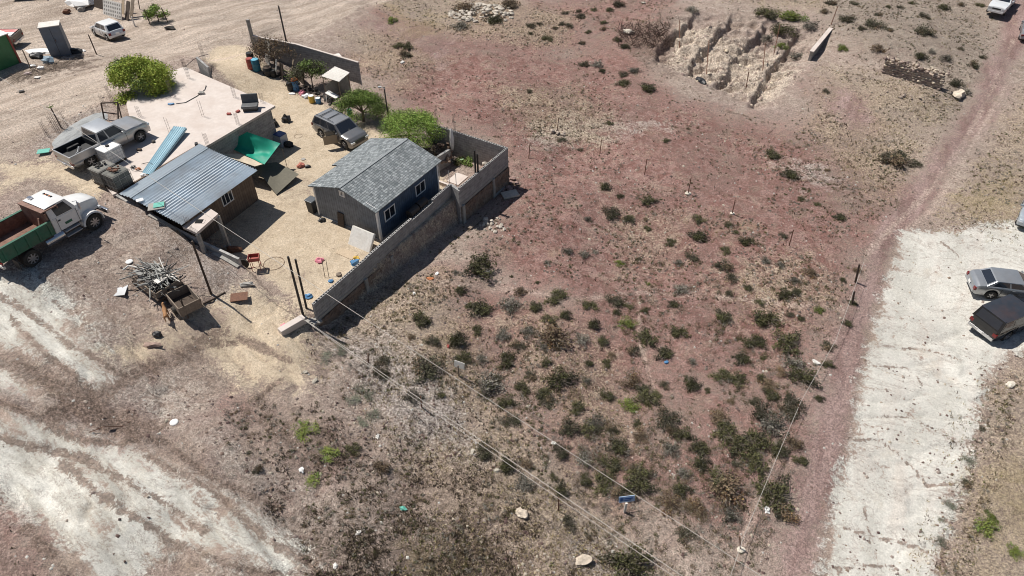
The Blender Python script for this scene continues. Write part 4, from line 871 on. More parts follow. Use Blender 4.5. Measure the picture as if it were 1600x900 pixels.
L_olive=leafmat('olive_leaves',(.10,.096,.042)); L_dark=leafmat('dark_leaves',(.065,.062,.038)); L_grey=leafmat('grey_twigs',(.21,.195,.165)); L_brown=leafmat('brown_leaves',(.18,.13,.085)); L_lime=leafmat('lime_leaves',(.16,.19,.045)); L_rust=leafmat('rust_leaves',(.20,.12,.06)); L_mid=leafmat('mid_green',(.14,.19,.05)); L_aca=leafmat('acacia_leaves',(.27,.38,.08),.35); L_pep=leafmat('pepper_leaves',(.29,.34,.06),.4); L_sage=leafmat('sage_leaves',(.17,.18,.13)); L_yel=leafmat('yellow_weed',(.30,.26,.06))
def shrub_mesh(kind,seed):
    rn=random.Random(seed); ms={'g':(L_olive,L_dark),'k':(L_dark,L_brown),'y':(L_grey,L_dark),'b':(L_brown,L_rust),'o':(L_lime,L_mid),'s':(L_sage,L_grey)}[kind]
    bl=[]; 
    for k in range(15): 
        a=rn.uniform(0,6.28); r=rn.uniform(.15,.9); s=rn.uniform(.16,.42); bl.append((r*math.cos(a),r*math.sin(a),rn.uniform(.15,.42)*(1.1-r*.5),s,s*rn.uniform(.8,1.1),s*.85,1 if rn.random()<.3 else 0))
    bl.append((0,0,.32,.5,.5,.4,0))
    n={'g':1900,'k':1500,'y':1000,'b':1300,'o':1500,'s':1000}[kind]
    return leaf_mesh('foliage_'+kind,ms,bl,n,.052,seed)
def twig_mb(seed,n=46,r=1.0,h=.75):
    rn=random.Random(seed); b=MB()
    for k in range(n):
        a=rn.uniform(0,6.28); rr=rn.uniform(.3,1)*r; p=Vector((rr*math.cos(a),rr*math.sin(a),h*rn.uniform(.4,1.05)*(1.15-rr*.5))); m=p*.5+Vector((0,0,.08)); b.tube((0,0,0),m,.018,.011,4,False); b.tube(m,p,.011,.004,4,False)
    return b
M_twig=mat('twigs',(.24,.20,.165),.9,var=.3,bump=0); M_trunk=mat('bark',(.16,.12,.09),.95,var=.35,scale=10,bump=.6)
SH={k:[shrub_mesh(k,i*7+ord(k)) for i in range(3)] for k in 'gkybos'}
TW=[twig_mb(i) for i in range(2)]; TWM=[]
for t in TW:
    o=t.build('stems',M_twig); TWM.append(o.data); bpy.data.objects.remove(o)
D=[]
def add(ox,oy,s,t):
    for l in t.split(';'):
        x,y,w_,k=l.strip().split(','); D.append((ox+float(x)/s,oy+float(y)/s,float(w_)/s,k))
add(600,380,3.4625,'515,120,150,g;410,250,70,g;390,155,40,y;735,260,80,b;525,355,150,g;455,340,60,g;680,335,140,y;815,345,90,g;925,295,120,g;895,410,80,g;975,385,75,g;1120,330,80,g;1240,305,90,k;1255,370,50,g;1315,335,50,g;1315,430,90,o;1130,435,80,g;190,400,110,g;250,525,80,k;390,520,120,g;505,475,70,g;640,490,90,y;720,550,90,k;785,475,90,y;920,500,180,b;940,560,60,k;865,560,60,y;1065,510,90,y;1180,525,75,g;225,660,170,k;420,615,90,g;525,625,80,y;665,640,110,g;880,645,60,g;800,715,80,k;760,785,90,g;950,730,140,g;1110,650,60,g;1205,655,60,g;1230,600,60,b;1345,580,80,k;560,755,170,y;620,740,80,k;870,810,110,g;1190,815,80,g;665,860,90,g;310,820,60,g;160,820,110,y;150,505,50,b;1345,750,110,b;1320,870,100,o;1275,105,50,o;690,180,25,g;1090,740,60,y;1080,60,70,y;990,40,60,y;880,100,40,y;1140,45,40,y;830,210,30,g')
add(950,380,3.4625,'385,105,60,y;450,70,70,k;635,120,100,k;640,40,60,g;670,190,70,k;855,90,60,y;930,115,60,y;1090,155,80,b;1270,195,45,g;1345,140,60,b;390,250,100,y;755,240,60,g;655,270,50,k;220,220,30,o;355,330,70,g;205,355,45,g;960,275,90,g;1025,260,60,g;1010,200,60,y;820,320,50,g;615,395,105,g;870,400,130,g;980,385,50,k;1040,405,50,g;1140,355,60,o;1320,320,45,g;1295,435,60,g;395,475,90,g;205,505,110,g;130,580,90,k;310,595,100,g;770,530,120,g;970,530,150,g;1190,560,80,k;845,615,40,g;1190,655,60,g;150,740,140,b;190,790,80,g;305,765,60,k;425,730,40,g;455,640,60,y;600,715,100,g;695,730,100,g;830,725,70,g;870,800,90,g;1050,720,140,g;1000,640,120,y;540,800,40,g;795,850,60,k;1140,835,60,g;270,820,60,g;1010,860,110,k;940,700,70,b;660,850,50,b')
add(650,620,2.667,'375,30,70,g;385,95,80,k;545,15,70,k;635,120,90,k;720,130,70,g;810,135,60,k;1045,80,110,k;1110,155,80,g;1060,130,70,k;1275,145,100,g;920,110,45,g;840,205,100,g;1400,200,120,g;600,215,80,k;700,245,90,y;790,265,90,g;915,295,50,k;1185,275,80,g;1245,320,80,g;1340,280,50,k;1115,320,70,y;1300,370,170,b;285,215,90,k;375,285,90,g;460,280,60,b;445,350,90,y;600,385,70,g;780,365,110,g;930,365,110,g;850,395,90,k;700,330,60,g;1060,430,120,b;1100,380,80,g;1135,460,50,b;635,530,70,k;720,580,50,k;1115,570,80,k;880,680,170,g;1490,110,130,y;1590,260,60,g;1500,400,150,g;1530,480,100,b;1430,370,60,g;570,330,40,g;1410,25,50,g')
add(900,160,3.462,'155,455,70,g;185,590,100,k;235,505,40,g;290,625,70,g;375,630,40,b;395,530,80,g;65,630,50,y;380,675,45,g;660,630,70,g;660,725,100,g;510,760,60,g;825,660,45,g;865,700,40,g;935,745,80,g;1120,715,45,k;620,830,70,g;560,870,70,y;240,865,50,o;345,845,30,k;1055,270,90,g;490,205,40,g;1160,390,110,g;1360,365,40,b;1230,465,25,g;1430,620,70,g;1310,550,35,g;605,140,30,b;25,255,35,k;1215,525,40,g;180,110,40,g')
add(1280,0,2.25,'280,560,110,k;240,555,70,k;330,575,50,k;20,40,40,k;100,65,60,k;200,85,70,k;250,105,30,k;370,110,70,k;205,170,45,b;355,195,45,g;445,205,45,y;395,180,30,y;435,25,45,g;325,8,25,g;370,55,40,k;540,225,45,k;495,170,25,k;575,200,25,k;500,15,30,k;560,15,30,g;285,25,25,k;210,50,30,k;150,100,30,k;120,10,30,k;45,10,40,k;245,25,20,g;480,290,50,k;510,320,45,y')
add(600,0,3,'365,120,85,y;515,95,70,g;35,95,60,o;60,215,50,g;110,215,60,g;95,255,60,k;690,118,50,k;730,110,30,k;685,155,25,g;770,178,50,g;845,60,30,k;915,50,30,k;920,75,50,k;985,45,35,g;1055,45,45,g;1100,20,60,k;1030,105,30,g;1030,135,35,b;835,110,35,k;870,120,40,k;800,130,30,k;955,150,30,g;1095,185,40,g;1130,215,50,g;940,300,50,k;1000,300,60,y;1025,330,40,g;1120,345,50,k;1120,388,60,g;1175,330,60,y;680,425,30,k;825,655,45,k;925,700,35,g;1050,575,30,g;930,200,35,k;380,35,110,b;590,20,90,b')
add(960,0,4.21,'215,580,110,g;160,460,150,y;510,60,90,y;1000,90,130,g;1170,110,150,o;1130,220,150,g;1290,170,110,y;1090,300,90,o;1190,370,120,y;1540,120,110,k;1395,600,50,k;1500,310,80,o;1010,270,100,y')
add(350,500,2.25,'280,380,80,o;360,455,80,o;300,560,70,o;445,450,60,g;470,240,70,s;520,330,70,s;480,355,50,s;350,130,60,s;410,100,60,s;500,265,60,s;440,280,60,s;555,140,55,k;550,180,60,k;670,260,70,y;120,520,45,k;550,510,70,b')
add(1200,540,2.5,'195,205,45,g;785,445,50,s;700,605,50,s;680,680,36,s;675,760,50,s;870,665,50,o;850,695,90,o;960,800,60,o;780,540,45,k;835,320,30,k')
LM=[((716,575),'the small white placard on its post','white placard'),((982,783),'','blue sign'),((790,240),'','sunken court'),((870,197),'','lone iron fence post'),((1077,290),'','concrete footed fence post'),((1238,372),'','leaning fence post'),((1343,425),'','black burnt post'),((1420,115),'','dry stone ruin'),((1135,100),'','excavated pit'),((1290,60),'','pit retaining wall'),((760,20),'','white rock pile'),((600,440),'','long boundary wall'),((1405,250),'','red dirt road bend'),((865,691),'','white rag'),((1157,857),'','white capped fence post'),((1246,640),'','pale lot edge'),((1043,566),'','light blue scrap'),((675,436),'','orange scrap'),((930,850),'','pale rubble patch'),((500,640),'','damp dark hollow'),((1545,440),'','parked silver sedan'),((1560,700),'','yellow weeds'),((620,40),'','upper pale track'),((1560,60),'','upper red road'),((575,600),'','grey stony verge'),((1120,440),'','crossing footpath'),((960,160),'','straw grass patch')]
rn=random.Random(5); keep=[]
add(0,0,1,'1010,620,34,g;1035,590,26,k;1080,600,30,g;1120,650,36,b;1150,690,40,g;1095,700,34,g;1050,700,30,y;1190,640,34,k;1215,700,34,g;1240,690,30,b;1180,720,36,g;1130,590,26,y;1160,560,30,g;1230,640,34,k;1260,590,30,g;1200,600,30,b;960,700,34,k;930,660,30,y;900,640,28,g;1000,740,34,g;1060,760,34,k;1090,790,30,b;1140,800,34,y;1000,680,26,b;1270,545,26,k;1285,520,24,g;1300,490,20,b')
for d in D:
    p=G(d[0],d[1]+d[2]*.12)
    if len(keep)>=298 or any((p.x-k[0].x)**2+(p.y-k[0].y)**2<.17 for k in keep): continue
    keep.append((p,d))
KW={'g':'olive green shrub','k':'dark twiggy shrub','y':'grey dry shrub','b':'brown dry shrub','o':'bright green weed clump','s':'sage grey weed clump'}
s_=math.sin(PITCH);c_=math.cos(PITCH)
labs={}
for i,(p,d) in enumerate(keep):
    depth=p.y*c_+(CAM_H-p.z)*s_; rad=max(.18,d[2]*depth/FPX/2*(1.22 if d[1]>540 and d[0]>950 else 1.2))
    o=empty('shrub' if d[3] not in 'os' else 'weed_clump',p+Vector((0,0,-.03)),rn.uniform(0,6.28)); o['category']='shrub' if d[3] not in 'os' else 'weed'
    hs=rad*rn.uniform(.75,1.05) if d[3]!='s' and not (d[3]=='o' and d[0]<600) else rad*.45
    me=SH[d[3]][i%3]; f=bpy.data.objects.new('foliage',me); COL.objects.link(f); f.parent=o; f.scale=(rad*1.05,rad*rn.uniform(.8,1.05),hs)
    t=bpy.data.objects.new('stems',TWM[i%2]); COL.objects.link(t); t.parent=o; t.scale=(rad,rad,hs)
    px=(d[0],d[1]); j=min(range(len(LM)),key=lambda q:(LM[q][0][0]-px[0])**2+(LM[q][0][1]-px[1])**2); lx,ly=LM[j][0]; dx,dy=px[0]-lx,px[1]-ly
    rel=('right of' if dx>0 else 'left of') if abs(dx)>abs(dy) else ('below' if dy>0 else 'above')
    size='small' if rad<.38 else ('large' if rad>.75 else 'medium')
    labs.setdefault((size,KW[d[3]],rel,LM[j][2]),[]).append((d[0],o))
ORD=['leftmost','second from left','third from left','fourth from left','fifth from left','sixth from left','seventh from left','eighth from left','ninth from left','tenth from left']
for (size,kw,rel,lm),L_ in labs.items():
    L_.sort(key=lambda t:t[0])
    for k,(x,o) in enumerate(L_):
        if len(L_)==1: o['label']=f'{size} {kw} {rel} the {lm}'
        else: o['label']=f'{size} {kw}, {ORD[k] if k<10 else "rightmost"} of those {rel} the {lm}'
        o['group']='shrubs scattered over the dirt field'
print('shrubs',len(keep))
# trees
def tree(name,label,base,h,crown,nleaf,lm,size,seed,cat='tree',trunk=.12,limbs=7):
    o=empty(name,base,0,label,cat); rn=random.Random(seed); b=MB(); tops=[]
    b.tube((0,0,-.2),(.05,.03,h*.35),trunk,trunk*.75,8)
    for k in range(limbs):
        bl=crown[k%len(crown)]; e=Vector((bl[0],bl[1],bl[2]))+Vector((rn.uniform(-.4,.4)*bl[3],rn.uniform(-.4,.4)*bl[4],0)); m=Vector((.05,.03,h*.35)).lerp(e,.5)+Vector((0,0,.1)); b.tube((.05,.03,h*.33),m,trunk*.5,trunk*.35,6,False); b.tube(m,e,trunk*.35,trunk*.12,5,False)
        for q in range(4): b.tube(m.lerp(e,.5),e+Vector((rn.uniform(-1,1)*bl[3]*.7,rn.uniform(-1,1)*bl[4]*.7,rn.uniform(-.1,.5)*bl[5])),trunk*.15,.008,4,False)
    b.build('trunk',M_trunk,o)
    me=leaf_mesh('crown',lm,crown,nleaf,size,seed); f=bpy.data.objects.new('crown',me); COL.objects.link(f); f.parent=o; return o
def blobs(n,R_,z0,z1,s,seed,ry=1,mix_=.35):
    rn=random.Random(seed); out=[]
    for k in range(n):
        a=rn.uniform(0,6.28); r=R_*math.sqrt(rn.random()); ss=s*rn.uniform(.7,1.25); out.append((r*math.cos(a),ry*r*math.sin(a),z1-(z1-z0)*(r/R_)**2*rn.uniform(.5,1.1)-ss*.3,ss,ss,ss*.7,1 if rn.random()<mix_ else 0))
    return out
tree('pepper_tree','dense bushy green tree behind the pale flat roof',A(226,146,2.6),3.0,blobs(60,2.05,.4,2.7,.62,3,.8,.15),34000,(L_pep,L_mid),.06,3)
tree('acacia_tree','feathery bright green tree beside the open topped lean to',G(568,190),2.4,blobs(36,1.8,1.1,2.3,.62,4,.85),22000,(L_aca,L_mid),.042,4)
tree('acacia_tree','feathery bright green tree behind the grey cabin near the sunken court',G(640,228),2.6,blobs(44,2.25,1.1,2.5,.64,5,.85),26000,(L_aca,L_mid),.042,5)
tree('bare_bush','tall dry brown bush leaning over the upper block wall',A(430,104,.6),2.6,blobs(26,2.0,.9,2.6,.6,6,.6),3800,(L_rust,L_brown),.05,6,'bush',.07,9)
tree('green_bush','low green shrubby tree growing among junk along the upper wall',A(488,134,.2),1.9,blobs(22,1.7,.6,1.9,.55,7,.7),6500,(L_mid,L_dark),.055,7,'bush',.06)
tree('green_bush','leafy green bush by the wire fence at the top of the street',G(248,34),1.6,blobs(10,.8,.3,1.5,.42,8),2600,(L_aca,L_mid),.06,8,'bush',.06)
# ---------------- loose stones, dry grass: ground cover nobody could count ----------------
def zat(name,x,y):
    i=np.clip(np.searchsorted(ay,y),0,len(ay)-1); j=np.clip(np.searchsorted(ax,x),0,len(ax)-1); return Z[name][i,j]
def hat(x,y):
    j=np.clip(np.searchsorted(ax,x)-1,0,len(ax)-2); i=np.clip(np.searchsorted(ay,y)-1,0,len(ay)-2); u=(x-ax[j])/(ax[j+1]-ax[j]); v=(y-ay[i])/(ay[i+1]-ay[i])
    return (GZ[i,j]*(1-u)+GZ[i,j+1]*u)*(1-v)+(GZ[i+1,j]*(1-u)+GZ[i+1,j+1]*u)*v
def scatter_pts(n,seed,wfun):
    rs=np.random.RandomState(seed); y=11+(80-11)*rs.rand(n*6)**1.5; x=(rs.rand(n*6)*2-1)*(y*.74+10)
    depth=y; k=rs.rand(n*6)<wfun(x,y); x=x[k][:n]; y=y[k][:n]; return x,y
def mesh_np(name,V,F_,m,label,mi=None):
    me=bpy.data.meshes.new(name); me.vertices.add(len(V)); me.vertices.foreach_set('co',V.astype(np.float32).ravel()); k=F_.shape[1]
    me.loops.add(F_.size); me.loops.foreach_set('vertex_index',F_.astype(np.int32).ravel()); me.polygons.add(len(F_)); me.polygons.foreach_set('loop_start',np.arange(0,F_.size,k,dtype=np.int32)); me.polygons.foreach_set('loop_total',np.full(len(F_),k,np.int32)); me.update(calc_edges=True)
    me.materials.append(m); o=bpy.data.objects.new(name,me); COL.objects.link(o); return tag(o,label,name.replace('_',' '),kind='stuff')
OUT=[YARD,SLABP:=slabpts]
def clear(x,y): return (sdist(x,y,YARD)<-.4)&(sdist(x,y,slabpts)<-.3)
def stones(name,n,seed,wf,smin,smax,m,label):
    x,y=scatter_pts(n,seed,wf); k=clear(x,y); x=x[k];y=y[k]; n=len(x); rs=np.random.RandomState(seed+1); z=hat(x,y)
    s=smin+(smax-smin)*rs.rand(n)**3.5; base=np.array([(-1,-1,-.5),(1,-1,-.5),(1,1,-.5),(-1,1,-.5),(-.6,-.6,.6),(.7,-.5,.6),(.6,.6,.6),(-.6,.6,.6)])
    V=base[None]*(1+.35*(rs.rand(n,8,3)-.5))*s[:,None,None]*(.6+.7*rs.rand(n,1,3)); a=rs.rand(n)*6.28; ca,sa=np.cos(a)[:,None],np.sin(a)[:,None]
    X=V[...,0]*ca-V[...,1]*sa+x[:,None]; Y=V[...,0]*sa+V[...,1]*ca+y[:,None]; Z_=V[...,2]+z[:,None]+s[:,None]*.15
    V=np.stack([X,Y,Z_],-1).reshape(-1,3); f=np.array([(4,5,6,7),(0,1,5,4),(1,2,6,5),(2,3,7,6),(3,0,4,7)]); F_=(f[None]+8*np.arange(n)[:,None,None]).reshape(-1,4)
    return mesh_np(name,V,F_,m,label)
wl_=lambda x,y:np.clip(.25+.8*zat('gravel',x,y)+.35*zat('red',x,y)+.3*zat('grass',x,y)+.6*zat('dark',x,y)-.5*zat('tan',x,y)-.7*zat('white',x,y)-.35*zat('street',x,y)-.4*zat('road',x,y),.02,1)*(fbm(x/2,y/2,3,40)>.42)
stones('loose_stones',9000,1,wl_,.015,.09,mat('mixed_stone',(.34,.28,.24),.95,var=.2,bump=0,island=.6),'small grey and tan stones strewn over the dirt field')
stones('dark_clods',7000,2,wl_,.015,.085,mat('dark_clod',(.14,.095,.08),.95,var=.2,bump=0,island=.5),'small dark reddish clods of earth strewn over the field')
stones('pale_chips',2600,3,lambda x,y:np.clip(.12+.7*zat('gravel',x,y)+.2*zat('red',x,y)+.3*zat('shale',x,y)-.1*zat('white',x,y),.01,1),.012,.07,mat('pale_chip',(.66,.63,.58),.9,var=.1,bump=0,island=.2),'pale stone chips and scraps on the slope')
def blades(name,n,seed,wf,hgt,m,label,wd=.012,per=5):
    x,y=scatter_pts(n,seed,wf); k=clear(x,y); x=x[k];y=y[k]; n=len(x); rs=np.random.RandomState(seed+1)
    x=np.repeat(x,per)+rs.normal(size=n*per)*.06; y=np.repeat(y,per)+rs.normal(size=n*per)*.06; N=n*per; z=hat(x,y)-.01; a=rs.rand(N)*6.28; l=hgt*(.4+rs.rand(N)); ln=.9*rs.rand(N); dx,dy=np.cos(a),np.sin(a); w_=wd*(.6+rs.rand(N)); b=rs.rand(N)*6.28
    p0=np.stack([x-np.cos(b)*w_,y-np.sin(b)*w_,z],-1); p1=np.stack([x+np.cos(b)*w_,y+np.sin(b)*w_,z],-1); p2=np.stack([x+dx*l*ln,y+dy*l*ln,z+l*(1-ln*.5)],-1)
    V=np.stack([p0,p1,p2],1).reshape(-1,3); return mesh_np(name,V,np.arange(N*3).reshape(-1,3),m,label)
gw=lambda x,y:np.clip(.95*zat('grass',x,y)+.3*zat('hill',x,y)-.6*zat('white',x,y)-.9*zat('road',x,y)-.4*zat('shale',x,y),0,1)*np.clip((fbm(x/1.5,y/1.5,3,50)-.38)*5,0,1)
blades('dry_grass',20000,5,gw,.16,mat('straw',(.42,.34,.19),.9,var=.2,bump=0,island=.35),'short straw coloured dry grass on the slopes',.016,5)
dw=lambda x,y:np.clip(1.6*zat('dark',x,y)*(y<34)*(x>-11)+.10*zat('red',x,y)+.35*zat('hill',x,y)+.3*zat('grass',x,y),0,1)*np.clip((fbm(x/1.1,y/1.1,3,60)-.42)*6,0,1)*(zat('road',x,y)<.4)*(zat('white',x,y)<.4)
blades('dead_scrub',20000,6,dw,.17,mat('dead_scrub',(.10,.075,.05),.9,var=.3,bump=0,island=.5),'low dead brown scrub creeping over the ground',.022,6)
ow=lambda x,y:np.clip(.8*zat('ochre',x,y)+.6*zat('grass',x,y)+.25*zat('dark',x,y)*(y<30),0,1)*np.clip((fbm(x/1.8,y/1.8,3,70)-.5)*7,0,1)*(zat('road',x,y)<.3)*(zat('white',x,y)<.3)
blades('green_weeds',7000,7,ow,.13,mat('weed_green',(.14,.14,.05),.9,var=.3,bump=0,island=.5),'low olive weeds mixed with the dry grass',.022,6)

# tiny shrublets past the ones one could count
rs=np.random.RandomState(91); x,y=scatter_pts(7000,92,lambda x,y:np.clip(.12+.5*zat('red',x,y)*(y<45)+.25*zat('red',x,y)+.9*zat('hill',x,y)+.55*zat('grass',x,y)+.4*zat('dark',x,y)*(y<32)-.9*zat('lot',x,y)-.9*zat('white',x,y)-.9*zat('road',x,y)-.9*zat('street',x,y)-zat('tan',x,y)-.9*zat('track',x,y),0,1)*(fbm(x/2.5,y/2.5,3,80)>.46)*(x>-14))
r2=np.random.RandomState(3); n_=900; x2=3+14*r2.rand(n_); y2=13+22*r2.rand(n_); kk=(zat('road',x2,y2)<.3)&(zat('lot',x2,y2)<.2)&(fbm(x2/1.5,y2/1.5,3,81)>.5); x=np.concatenate([x,x2[kk]]); y=np.concatenate([y,y2[kk]])
k=clear(x,y); x=x[k]; y=y[k]; z=hat(x,y)
for nm,mats_,lo,hi,lab in (('low_shrublets',L_olive,0,.36,'tiny olive shrublets sprinkled between the larger shrubs'),('dry_shrublets',L_grey,.36,.72,'tiny grey dry shrublets sprinkled between the larger shrubs'),('brown_shrublets',L_brown,.72,1,'tiny brown shrublets sprinkled between the larger shrubs')):
    n=len(x); a_,b_=int(lo*n),int(hi*n); rr=(.07+.16*rs.rand(n)**2)*np.where((x>3)&(x<16)&(y<34),1.7,1.0)
    V=[]; per=44; q=np.arange(n); rs.shuffle(q); q=q[a_:b_] if False else np.arange(n)[(np.arange(n)*37%100>=lo*100)&(np.arange(n)*37%100<hi*100)]
    m_=len(q); d=rs.normal(size=(m_,per,3)); d/=np.linalg.norm(d,axis=2)[...,None]; d[...,2]=np.abs(d[...,2])*.8; c=np.stack([x[q],y[q],z[q]],-1)[:,None]+d*rr[q][:,None,None]*(.4+.8*rs.rand(m_,per,1))
    t1=rs.normal(size=c.shape); t1/=np.linalg.norm(t1,axis=2)[...,None]; t2=np.cross(t1,d); sz=.03+.02*rs.rand(m_,per,1)
    V=np.stack([c-t1*sz,c+t2*sz*.7,c+t1*sz],2).reshape(-1,3); mesh_np(nm,V,np.arange(len(V)).reshape(-1,3),mats_,lab)

stones('pit_stones',30000,31,lambda x,y:np.clip(.45*zat('shale',x,y),0,1),.03,.17,mat('pit_stone',(.40,.32,.26),.95,var=.25,bump=0,island=.5),'broken pale and brown rock littering the excavated pit')
ye=lambda x,y:np.clip(1.3*zat('ochre',x,y),0,1)*np.clip((fbm(x/1.2,y/1.2,3,75)-.45)*6,0,1)*(zat('lot',x,y)<.3)
blades('yellow_weeds',4000,8,ye,.15,L_yel,'low yellow green flowering weeds on the slope',.02,6)
# ---------------- posts, cables, signs ----------------
def post(name,label,cat,b,t=None,r=.05,h=None,m=None,group=None,top=None,n=8,foot=None):
    b=Vector(b); o=MB(); e=Vector((0,0,h)) if t is None else Vector(t)-b; o.tube((0,0,-.15),e,r,r*.85,n)
    if foot:
        root=empty(name,b,0,label,cat,group); o.build('shaft',m or M_iron,root); f=MB(); f.ico((0,0,.03),foot,3,.2,2,(1,1,.5)); f.build('footing',M_palerock,root); return root
    return o.build(name,m or M_iron,loc=b,label=label,cat=cat,group=group)
def lean(p,px_top,h): # top point at height h above base seen at px_top
    x,y=ray_at(px_top[0],px_top[1],p.z+h); return Vector((x,y,p.z+h))
p=G(474.5,496); post('utility_post','taller dark steel post of the pair at the yard gate','post',p,lean(p,(450,401),4.25),.075)
p2=G(479,482); post('utility_post','shorter dark steel post of the pair at the yard gate','post',p2,lean(p2,(461.5,405),3.6),.07)
p=G(612,217); q=lean(p,(600,136),4.2); o=post('lamp_post','tall dark steel post with a small lamp rising behind the grey cabin','post',p,q,.06); b=MB(); b.path([(0,0,4.1),(-.3,.1,4.25)],.02); b.box((-.4,.1,4.22),(.25,.15,.1)); b.build('lamp_head',M_galv,o)
p=A(452,86,.3); post('utility_post','tall dark post standing inside the upper block wall','post',p,lean(p,(435,9),4.6),.075)
p=G(330,459); q=lean(p,(300,377),3.9); post('utility_post','dark wooden pole leaning up from the gravel by the street wall','post',p,q,.07,m=M_dwood)
for (bx,by),(tx,ty),h,l in (((743,272),(745,229),1.9,'taller of the two black posts in the sunken court wall'),((747,272),(749,233),1.6,'shorter of the two black posts in the sunken court wall')):
    p=A(bx,by,.9); post('black_post',l,'post',p,h=h,r=.07,m=M_black)
for i,((bx,by),h) in enumerate((((687,279),.9),((702,284),.9),((713,290),1.0))):
    p=A(bx,by,0); post('thin_post',('first','second','third')[i]+' thin pale steel stake from the cabin beside the court curb','stake',p,h=h,r=.025,m=M_galv,group='stakes beside the court curb')
FP=[((870,208),(873,184),1.3,0,'iron fence post beside grey boulders in the straw grass patch'),((826,248),(828,224),1.2,0,'thin iron fence post nearest the back court wall'),((937,240),(940,218),1.2,0,'thin iron fence post right of the boulders post'),((1007,273),(1011,248),1.4,0,'iron fence post left of the concrete footed post'),((1075,303),(1080,277),1.5,.22,'iron fence post in a white concrete footing on the red slope'),((1144,334),(1149,312),1.3,.16,'iron fence post in a small footing beside dark shrubs'),((1233,384),(1240,359),1.4,0,'leaning iron fence post on the grassy red slope'),((1337,441),(1343,413),1.5,0,'black burnt wooden post at the edge of the pale lot'),((1250,646),(1248,632),1.0,0,'short fence post beside the red dirt road edge shrubs'),((1158,860),(1156,838),1.0,.18,'white capped fence post low in the field'),((873,798),(873,777),1.1,0,'thin dark fence post below the power cables'),((659,636),(657,619),1.1,0,'thin dark stake on the grey stony verge'),((575,568),(575,552),.9,0,'short stake with white litter below the wall end'),((1332,475),(1335,455),1.0,0,'short pale stake below the black burnt post')]
for (b_,t_,h,ft,l) in FP:
    p=G(*b_); post('fence_post',l,'post',p,lean(p,t_,h),.035 if 'burnt' not in l else .07,m=M_rust if 'burnt' not in l else M_dwood,group='fence posts across the red field',foot=ft or None)
for (b_,t_,h,l) in [((1192,112),(1196,68),1.9,'left rebar column in the excavated pit'),((1209,86),(1219,38),2.3,'rebar column at the back of the excavated pit'),((1165,142),(1170,112),1.6,'rebar column at the front of the excavated pit'),((1062,75),(1062,32),1.9,'thin rebar column at the dark left bank of the pit'),((1104,118),(1108,62),2.0,'rebar column on the left of the pale pit floor'),((1298,40),(1309,10),1.6,'dark post above the pit retaining wall')]:
    p=G(*b_); post('rebar_post',l,'post',p,lean(p,t_,h),.045,m=M_rust,group='rebar columns in the pit')
p=G(148,85); post('wood_post','thin dark wooden post leaning beside the white hatchback','post',G(151,85),lean(G(151,85),(138,54),1.8),.05,m=M_dwood)
post('wood_post','thin brown post in front of the junk pile by the green container','post',G(48,107),lean(G(48,107),(35,78),1.6),.05,m=M_wood)
for i,(b_,t_,l) in enumerate([((96,200),(78,166),'dark post with a green plant tied to its top by the gravel heap'),((262,34),(252,12),'dark fence post right of the leafy bush at the top'),((235,38),(225,14),'dark fence post left of the leafy bush at the top'),((218,14),(214,-10),'dark fence post at the top edge')]):
    p=G(*b_); post('wood_post',l,'post',p,lean(p,t_,1.7),.045,m=M_dwood)
b=MB(); p=G(96,200); t_=lean(p,(78,168),1.7); 
for k in range(8): b.tube(t_-p,t_-p+Vector((math.cos(k)*.35,math.sin(k)*.35,.12)),.02,.006,4)
b.build('tied_leaves',L_mid,loc=p,label='small green sprig tied on the dark post by the gravel heap',cat='plant')
for i,(x,y,h) in enumerate(((88,205,1.3),(94,205,1.5),(101,205,1.4),(108,203,1.6),(74,212,1.2),(176,160,1.5),(163,166,.9),(146,178,.7))):
    p=G(x,y); rb=rebar_col(p,h,4,.14,lean=(-.15+.02*i,.05)).build('rebar_bundle',M_rebar,loc=p,label=('first','second','third','fourth','fifth','sixth','seventh','eighth')[i]+' rusty rebar cage among those sticking up by the gravel heap',cat='rebar',group='rebar cages beside the gravel heap')
def cable(name,label,a,b,r,sag=.0,m=None,n=16,extra=None):
    mb=MB(); pts=[]
    for i in range(n+1):
        t=i/n; p=a.lerp(b,t); p.z-=sag*4*t*(1-t); pts.append(p-a)
    mb.path(pts,r,5); o=mb.build(name,m,loc=a,label=label,cat='cable'); return o
M_cab=mat('pale_cable',(.46,.43,.39),.6,var=.1,bump=0); M_cabd=mat('dark_cable',(.05,.045,.04),.6,var=.1,bump=0)
cable('power_cable','pale cable stretched from the upper left over the metal roof to the bottom',A(-40,94,7.4),A(1290,965,1.6),.013,.25,M_cab)
cable('power_cable','upper of the two pale cables running down right from the yard gate posts',A(477,500,.5),A(1120,936,1.8),.014,.1,M_cab)
cable('power_cable','lower of the two pale cables running down right from the yard gate posts',A(470,496,.6),A(1112,940,1.7),.011,.25,M_cab)
b=MB(); b.box((0,0,0),(.3,.22,.12),Tm(rz=.5)); b.tube((-.3,-.1,0),(.3,.1,0),.02); b.build('cable_clamp',M_cabd,loc=A(34,143,6.9),label='dark clamp on the pale cable over the upper left street',cat='clamp')
mb=MB(); pts=[G(1343,425,.9),G(1300,545,.8),G(1246,640,.8),G(1205,735,.7),G(1157,850,.7),G(1130,930,.7)]; mb.path([p-pts[0] for p in pts],.012,4); mb.build('fence_wire',M_cab,loc=pts[0],label='sagging pale fence wire along the edge of the red road',cat='wire')
mb=MB(); pts=[G(140,676,.03),G(165,672,.25),G(190,667,.03),G(204,660,.05)]; mb.path([p-pts[0] for p in pts],.02,4); mb.build('scrap_wire',M_rust,loc=pts[0],label='rusty bent wire lying on the pale rock at lower left',cat='wire')
